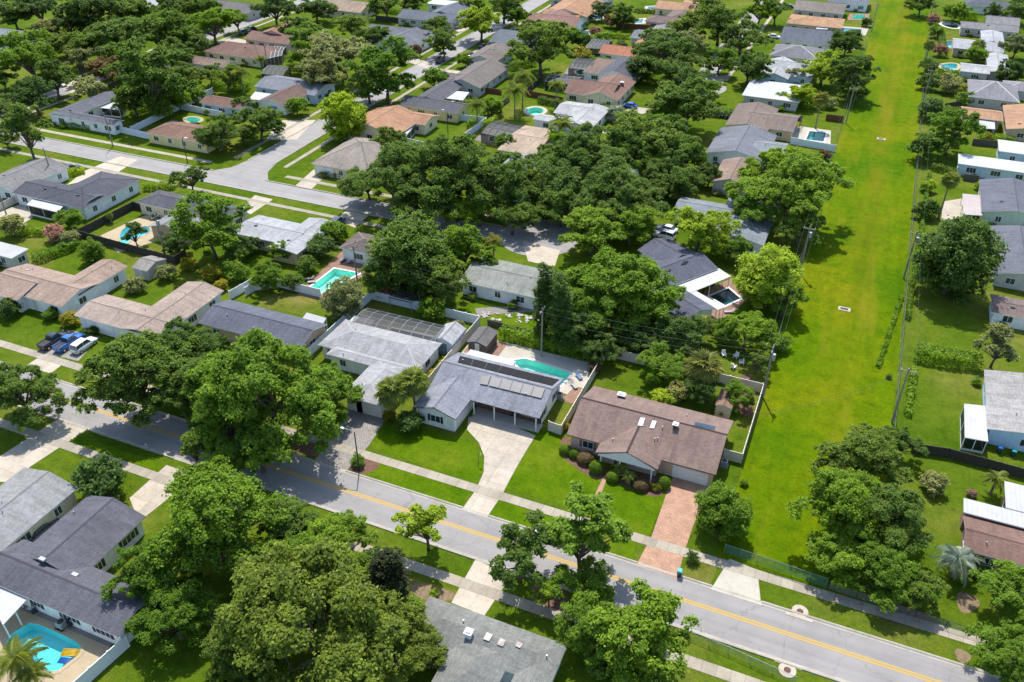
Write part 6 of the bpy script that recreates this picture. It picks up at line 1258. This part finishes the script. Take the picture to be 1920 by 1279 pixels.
# ================================================================ POLES, WIRES, LAMPS
M_pole = plain('pole_wood', A(188, 176, 160), .9, 0, .2); M_wire = plain('wire', (.16, .16, .165, 1), .6)
def pole(px, py, h, label, cross=True, tf=False, axis=0):
    x, y = W(px, py); e = empty('utility_pole', (x, y, 0)); tag(e, label, 'utility pole', 'wooden utility poles')
    mb = MB(); mb.tube([(0, 0, -.1), (0, 0, h)], [.17, .12], 8); mb.obj('shaft', [M_pole], e)
    if cross: mb = MB(); (mb.box(-1.1, -.06, h-.6, 1.1, .06, h-.45) if axis else mb.box(-.06, -1.1, h-.6, .06, 1.1, h-.45)); mb.obj('crossarm', [M_pole], e)
    if cross:
        for k in (-1, 0, 1): ib = MB(); q = k*.95; ib.tube([(q if axis else 0, 0 if axis else q, h-.45), (q if axis else 0, 0 if axis else q, h-.2)], .06, 6); ib.obj('insulator', [M_white], e)
    if tf: tb = MB(); tb.tube([(.36, 0, h-2.3), (.36, 0, h-1.2)], .27, 10); tb.obj('transformer', [M_grey], e)
    return Vector((x, y, h))
def wires(label, P, offs, sag=.7, r=.009):
    e = empty('power_line', P[0]*1.0); e.location.z = 0
    for off in offs:
        mb = MB()
        for a, b in zip(P[:-1], P[1:]):
            pts = []
            for i in range(9):
                t = i/8; q = a.lerp(b, t)+Vector(off); q.z -= sag*4*t*(1-t); pts.append(q-Vector((P[0].x, P[0].y, 0)))
            mb.tube(pts, r, 3, cap=False)
        mb.obj('cable', [M_wire], e)
    tag(e, label, 'power line')
bl = [pole(311, 484, 9.5, 'utility pole inside the dark wooden fence of the kidney pool', tf=True), pole(672, 545, 9.5, 'utility pole at the fence above the pale hip-roofed house'), pole(1015, 668, 9.5, 'utility pole behind the solar house hedge'), pole(1430, 745, 9.5, 'utility pole at the back corner beside the strip', tf=True)]
wires('power lines running behind the first row of houses', bl, [(0, -.95, -.2), (0, .95, -.2), (0, 0, -2.2)])
ls = [bl[-1], pole(1500, 512, 10, 'utility pole left of the strip beside the bright green tree', tf=True, axis=1), pole(1586, 232, 10, 'utility pole left of the strip by the dark tree pair', axis=1), pole(1634, 60, 10, 'utility pole left of the strip near its far end', axis=1)]
wires('power lines along the left side of the strip', ls, [(-.95, 0, -.2), (.95, 0, -.2), (0, 0, -2.2)])
rs = [pole(1672, 792, 10, 'leaning-looking utility pole beside the mown right-hand lawn', axis=1), pole(1694, 522, 10, 'utility pole with transformer beside the tall dense dark tree', tf=True, axis=1), pole(1730, 195, 10, 'utility pole right of the strip by the bushes', axis=1), pole(1742, 40, 10, 'utility pole at the far right end of the strip', axis=1)]
wires('power lines along the right side of the strip', rs, [(-.95, 0, -.2), (.95, 0, -.2), (0, 0, -2.0)])
wires('two service cables crossing the strip', [rs[0], Vector((-5.4, 97, 8.0))], [(0, 0, -.4), (0, .8, -1.6)], 1.0)
ul = [pole(212, 275, 9, 'thin utility pole on the verge by the white street fence', cross=False), pole(326, 178, 9, 'utility pole among the trees behind the white fence')]
wires('power line over the white fenced yards', ul, [(0, 0, -.3)])
pole(100, 330+8, 8, 'dark pole at the corner of the left-hand drive', cross=False); pole(1016, 385, 7, 'slim pole beside the pale gabled house', cross=False); pole(12, 402, 9, 'leaning pole at the left edge by the pale fence', cross=False); pole(503, 132, 8, 'dark pole by the white screen enclosure', cross=False)
def lamp(px, py, h, label, armx):
    x, y = W(px, py); e = empty('street_lamp', (x, y, 0)); tag(e, label, 'street lamp', 'street lamps')
    mb = MB(); mb.tube([(0, 0, -.1), (0, 0, h)], [.11, .07], 8); mb.obj('post', [M_dark], e)
    ab = MB(); ab.tube([(0, 0, h-.1), (armx*.5, -.1, h+.25), (armx, -.2, h+.25)], .04, 6); ab.obj('arm', [M_grey], e)
    hb = MB(); hb.box(armx-.1, -.35, h+.18, armx+.55*(1 if armx > 0 else -1), -.05, h+.34); hb.obj('lamp_head', [M_white], e)
lamp(674, 882, 7.0, 'black street lamp at the paver driveway', -1.4); lamp(352, 306, 6.5, 'pale street lamp on the side street verge', 1.2); lamp(840, 250, 6, 'lamp post inside the fenced lawn of the orange-roofed house', -.8)
# ================================================================ CARS
BLK = (.012, .012, .014, 1); WHT = (.72, .73, .74, 1); BLU = (.02, .12, .36, 1); NAVY = (.015, .02, .06, 1); SIL = (.5, .51, .53, 1); GRYC = (.07, .075, .085, 1)
PIh = math.pi/2
car('black pickup truck with tan bed cover on the paver drive, leftmost of three', 100, 637, PIh, BLK, 'pickup', 'truck')
car('blue pickup truck between the black pickup and the white SUV', 129, 641, PIh, BLU, 'pickup', 'truck')
car('white SUV on the paver drive, rightmost of three', 157, 646, PIh, WHT, 'suv')
car('white car parked under the spreading street tree', 1038, 1001, 0, WHT, 'sedan')
car('white SUV on the cul-de-sac drive, nearer one', 1246, 440, math.pi-.1, WHT, 'suv'); car('white car behind the nearer white SUV', 1250, 428, math.pi-.1, WHT, 'sedan')
car('bright blue car beside the red-brown house', 1180, 197, math.pi, (.02, .1, .5, 1), 'sedan')
car('dark blue SUV at the corner of the white-roofed house', 633, 416, PIh+.1, NAVY, 'suv')
car('dark car half hidden at the side of the charcoal house', 78, 992, PIh, GRYC, 'sedan'); car('black car on the drive of the left side street house', 133, 316, PIh*.8, BLK, 'suv')
car('silver car at the drive under the pale sparse tree', 112, 157, 0, SIL, 'sedan'); car('black car at the left edge on the upper street', 5, 193, PIh, BLK, 'sedan')
car('black SUV on the cross street by the oval tree', 826, 113, PIh, BLK, 'suv'); car('dark car on the lawn drive by the taupe roof', 882, 102, PIh, GRYC, 'sedan'); car('white car on the upper centre drive', 855, 49, 0, WHT, 'sedan'); car('black car under the lime tree, upper centre', 905, 86, PIh, BLK, 'sedan')
car('navy car beside the blue-grey hip roof', 618, 181, 0, NAVY, 'sedan'); car('silver-grey car under the dense green tree', 685, 176, .4, SIL, 'sedan'); car('dark SUV on the far left street, nearer one', 457, 60, PIh, GRYC, 'suv'); car('black car on the far left street, farther one', 472, 53, PIh, BLK, 'sedan')
car('dark car at the top beside the orange roof', 992, 28, 0, BLK, 'sedan'); car('dark car beside the taupe roofed house with pergola', 1352, 215, 0, NAVY, 'sedan'); car('white car on the drive near the far strip', 1452, 68, 0, WHT, 'sedan'); car('dark car beside the taupe roof near the strip top', 1482, 12, 0, BLK, 'sedan')
# ================================================================ SMALL THINGS
def bin_(px, py, col, label, rz=0):
    x, y = W(px, py, .4); e = empty('wheeled_bin', (x, y, 0), rz); tag(e, label, 'trash bin', 'wheeled bins')
    mb = MB(); loft(mb, [[(-.26*s, -.3*s, z), (.26*s, -.3*s, z), (.26*s, .3*s, z), (-.26*s, .3*s, z)] for z, s in ((.05, .82), (1.0, 1.08))]); mb.obj('body', [paint('bin_dark', (.02, .05, .07, 1))], e)
    lb = MB(); loft(lb, [[(-.3*s, -.36*s, z), (.3*s, -.36*s, z), (.3*s, .34*s, z), (-.3*s, .34*s, z)] for z, s in ((1.0, 1), (1.06, 1), (1.13, .75))]); lb.obj('lid', [paint('bin_lid_%d' % int(col[2]*99), col)], e)
    for s in (-1, 1): wb = MB(); wb.tube([(s*.24, .3, .12), (s*.3, .3, .12)], .12, 10); wb.obj('wheel', [M_black], e)
bin_(1274, 1076, (.05, .42, .36, 1), 'teal-lidded bin at the foot of the salmon driveway'); bin_(1874, 845, (.02, .1, .4, 1), 'blue-lidded bin against the light blue wall'); bin_(1900, 851, (.04, .35, .38, 1), 'teal-lidded bin right of the blue one'); bin_(61, 1145, (.4, .42, .44, 1), 'grey bin at the pool corner of the charcoal house')
def acunit(px, py, label):
    x, y = W(px, py, .5); e = empty('air_conditioner', (x, y, 0)); tag(e, label, 'air conditioner', 'outdoor air conditioners')
    mb = MB(); mb.box(-.45, -.45, .06, .45, .45, .95); o = mb.obj('casing', [M_grey], e); bevel(o.data, .05)
    fb = MB(); fb.tube([(0, 0, .95), (0, 0, .99)], .36, 16); fb.obj('fan_grille', [M_dark], e); pb = MB(); pb.box(-.6, -.6, 0, .6, .6, .06); pb.obj('pad', [C_grey], e)
acunit(1358, 868, 'air conditioner on the strip side of the brown-roofed house'); acunit(1049, 742, 'air conditioner beside the beige fence of the solar house'); acunit(115, 1170, 'pool equipment unit against the charcoal house'); acunit(1845, 1075, 'air conditioner in the shade of the brown and white house')
def lounger(px, py, rz, col, label):
    x, y = W(px, py, .3); e = empty('sun_lounger', (x, y, 0), rz); tag(e, label, 'lounge chair', 'patio loungers')
    mb = MB(); mb.box(-.9, -.3, .28, .35, .3, .36); mb.obj('seat', [col], e); bb = MB(); bb.poly([(.35, -.3, .34), (.35, .3, .34), (.95, .3, .75), (.95, -.3, .75)]); bb.poly([(.35, -.3, .28), (.95, -.3, .69), (.95, .3, .69), (.35, .3, .28)]); bb.obj('backrest', [col], e)
    for a in (-.8, .3):
        for b in (-.26, .26): lb = MB(); lb.box(a-.03, b-.03, 0, a+.03, b+.03, .28); lb.obj('leg', [M_grey], e)
CUSH = plain('pale_cushion', A(214, 206, 200), .8); LBL = plain('blue_cushion', A(130, 160, 200), .8)
for a in ((645, 487, 1.2, LBL, 'blue lounger by the brown pool house, left'), (656, 490, 1.2, CUSH, 'white lounger by the brown pool house, right'), (580, 522, .6, CUSH, 'white lounger at the left edge of the green pool, upper'), (586, 528, .6, CUSH, 'white lounger at the left edge of the green pool, lower'), (1085, 705, 2.4, LBL, 'grey-blue lounger at the end of the solar house pool, upper'), (1076, 722, 2.4, CUSH, 'pale lounger at the end of the solar house pool, lower'), (1367, 584, .5, CUSH, 'white lounger by the dark teal pool')): lounger(*a)
def chair(px, py, rz, label):
    x, y = W(px, py, .3); e = empty('lawn_chair', (x, y, 0), rz); tag(e, label, 'lawn chair', 'white lawn chairs')
    mb = MB(); mb.box(-.32, -.35, .32, .32, .3, .4); mb.obj('seat', [M_white], e); bb = MB(); bb.box(-.32, .28, .36, .32, .36, 1.05); bb.obj('backrest', [M_white], e)
    for a in (-.3, .3):
        ab = MB(); ab.box(a-.05, -.38, .58, a+.05, .36, .62); ab.obj('armrest', [M_white], e)
        for b in (-.32, .3): lb = MB(); lb.box(a-.04, b-.04, 0, a+.04, b+.04, .6); lb.obj('leg', [M_white], e)
for a in ((1357, 665, .5, 'white lawn chair farthest back on the shady lawn'), (1380, 668, -.4, 'white lawn chair right of the farthest one'), (1390, 680, -1.2, 'white lawn chair rightmost on the shady lawn'), (1375, 688, 2.6, 'white lawn chair nearest the fan palm')): chair(*a)
def float_(px, py, w, d, rz, mat, label):
    x, y = W(px, py, -.05); mb = MB()
    for k in range(6): mb.tube([(-w/2, -d/2+d*(k+.5)/6, 0), (w/2, -d/2+d*(k+.5)/6, 0)], d/12, 8)
    o = mb.obj('pool_float', [mat], None, True); o.location = (x, y, -.04); o.rotation_euler = (0, 0, rz); tag(o, label, 'pool float')
float_(133, 1224, 2.0, 1.0, .35, plain('yellow_vinyl', A(252, 206, 20), .4), 'yellow inflatable mat floating in the aqua pool'); float_(124, 1239, 1.7, .8, .3, plain('blue_vinyl', A(40, 120, 210), .4), 'blue inflatable mat floating below the yellow one')
# grill, mailbox, pergola, screened rooms
x, y = W(132, 1168); e = empty('barbecue_grill', (x, y, 0), -.4); tag(e, 'black barbecue grill on the grey patio beside the aqua pool', 'grill')
mb = MB(); mb.box(-.8, -.35, .3, .8, .35, .85); mb.obj('cabinet', [M_dark], e); lb = MB(); lb.tube([(-.5, 0, .9), (.5, 0, .9)], .32, 10); lb.obj('hood', [M_black], e)
for px, py, lab in ((897, 870, 'small curved mailbox post beside the driveway edge'),):
    x, y = W(px, py); e = empty('lamp_post', (x, y, 0)); tag(e, 'dark shepherd-hook garden lamp beside the curved driveway', 'garden lamp')
    mb = MB(); mb.tube([(0, 0, 0), (0, 0, 1.9), (.1, 0, 2.15), (.35, 0, 2.1)], .04, 6); mb.obj('post', [M_dark], e); hb = MB(); hb.tube([(.35, 0, 1.7), (.35, 0, 2.05)], [.14, .08], 8); hb.obj('lantern', [M_offw], e)
cage('dark screen enclosure left of the dark slate gabled house', [(1066, 128), (1105, 132), (1122, 112), (1082, 108)], 2.6, 5, 3, M_dark); cage('bronze pool enclosure above the queen palm', [(1022, 152), (1078, 160), (1092, 145), (1036, 140)], 2.6, 5, 3, M_grey)
cage('dark screen enclosure over the green pool beside the peach roof', [(902, 250), (965, 262), (992, 240), (930, 226)], 2.7, 5, 3, M_dark); cage('screen enclosure beside the terracotta roof', [(1098, 90), (1135, 92), (1148, 76), (1118, 70)], 2.6, 5, 3, M_grey)
cage('white-framed screen enclosure over the narrow aqua pool, upper left', [(492, 112), (528, 104), (536, 88), (502, 86)], 2.6, 5, 3, M_white)
cage('grey screen enclosure below the blue-grey hip roof', [(490, 138), (530, 142), (545, 126), (508, 122)], 2.6, 4, 3, M_grey)
x, y = W(1482, 238); e = empty('pergola', (x, y, 0)); tag(e, 'dark slatted pergola between the taupe house and the murky pool', 'pergola')
for k in range(9): mb = MB(); mb.box(-2.6, -2.2+k*.55, 2.5, 2.6, -2.08+k*.55, 2.68); mb.obj('slat', [M_dwood], e)
for a in (-2.4, 2.4):
    for b in (-2.1, 2.1): mb = MB(); mb.box(a-.07, b-.07, 0, a+.07, b+.07, 2.5); mb.obj('post', [M_dwood], e)
x, y = W(760, 575); e = empty('trellis', (x, y, 0)); tag(e, 'dark wooden trellis behind the white fence of the pool enclosure', 'trellis')
for k in range(6): mb = MB(); mb.box(-2.4, -1.6+k*.6, 2.2, 2.4, -1.5+k*.6, 2.34); mb.obj('slat', [M_dwood], e)
for a in (-2.2, 2.2):
    for b in (-1.5, 1.4): mb = MB(); mb.box(a-.06, b-.06, 0, a+.06, b+.06, 2.2); mb.obj('post', [M_grey], e)
# pale rockery behind the pale green house's lawn, single rocks
rk = []
for k in range(3):
    bm = bmesh.new(); bmesh.ops.create_icosphere(bm, subdivisions=1, radius=.5); r_ = random.Random(k)
    for v in bm.verts: v.co *= r_.uniform(.7, 1.2); v.co.z *= .65
    me = bpy.data.meshes.new('rock'); bm.to_mesh(me); bm.free(); me.materials.append(plain('pale_rock', (.4, .37, .32, 1), .9, 0, .2)); rk.append(me)
r_ = random.Random(9); x0, y0 = W(975, 598); e = empty('rockery', (x0, y0, 0)); tag(e, 'pale rockery border in front of the pale green roofed house', 'rockery')
for k in range(44):
    o = new('rock', rk[k % 3], e); px = r_.uniform(905, 1022); x, y = W(px, 592+(px-905)*.09+r_.uniform(-7, 7)); s = r_.uniform(.35, .95); o.location = (x-x0, y-y0, .12*s); o.scale = (s, s, s); o.rotation_euler = (0, 0, r_.uniform(0, 6))
# foundation planting: one or two shrubs against the front wall of each house
seen = set(); rb = random.Random(77); LM = [L_mid, L_oak, L_lime, L_olive, L_deep]
for H in HOUSES:
    if H.root.name.startswith(('garden_shed', 'outbuilding')) or H.label.startswith(('brown-roofed ranch', 'grey-roofed white house with black', 'charcoal roofed house with roof vents', 'light grey gabled house with blue', 'brown hip-roofed pool')): continue
    short = H.label
    for cut in (' with ', ' beside ', ' behind ', ' at ', ' in '):
        if len(short.split()) > 8 and cut in short: short = short.split(cut)[0] if len(short.split(cut)[0].split()) >= 3 else short
    for side, fr in (('left', .18), ('right', .74)):
        lab = 'shrub against %s front wall of the %s' % (side, short if short not in seen else H.label)
        if len(lab.split()) > 16: continue
        w = H.wings[0]; lx = w.cx+(fr-.5)*2*w.wx; ly = w.cy-w.fy-1.0
        if any(abs(lx-q.cx) < q.hx+.6 and abs(ly-q.cy) < q.hy+.6 for q in H.wings[1:]): continue
        x, y = local(H.c, H.rot, lx, ly); s = rb.uniform(.7, 1.15)
        me, tr_, cz, hz = PROTO['bush%d' % rb.randrange(4)]
        e = empty('shrub', (x, y, 0), rb.uniform(0, 6), (s*1.3, s, s*.95)); new('stem', tr_, e); c = new('foliage', me, e); setmat(c, rb.choice(LM)); tag(e, lab, 'shrub', 'garden shrubs')
    seen.add(short)
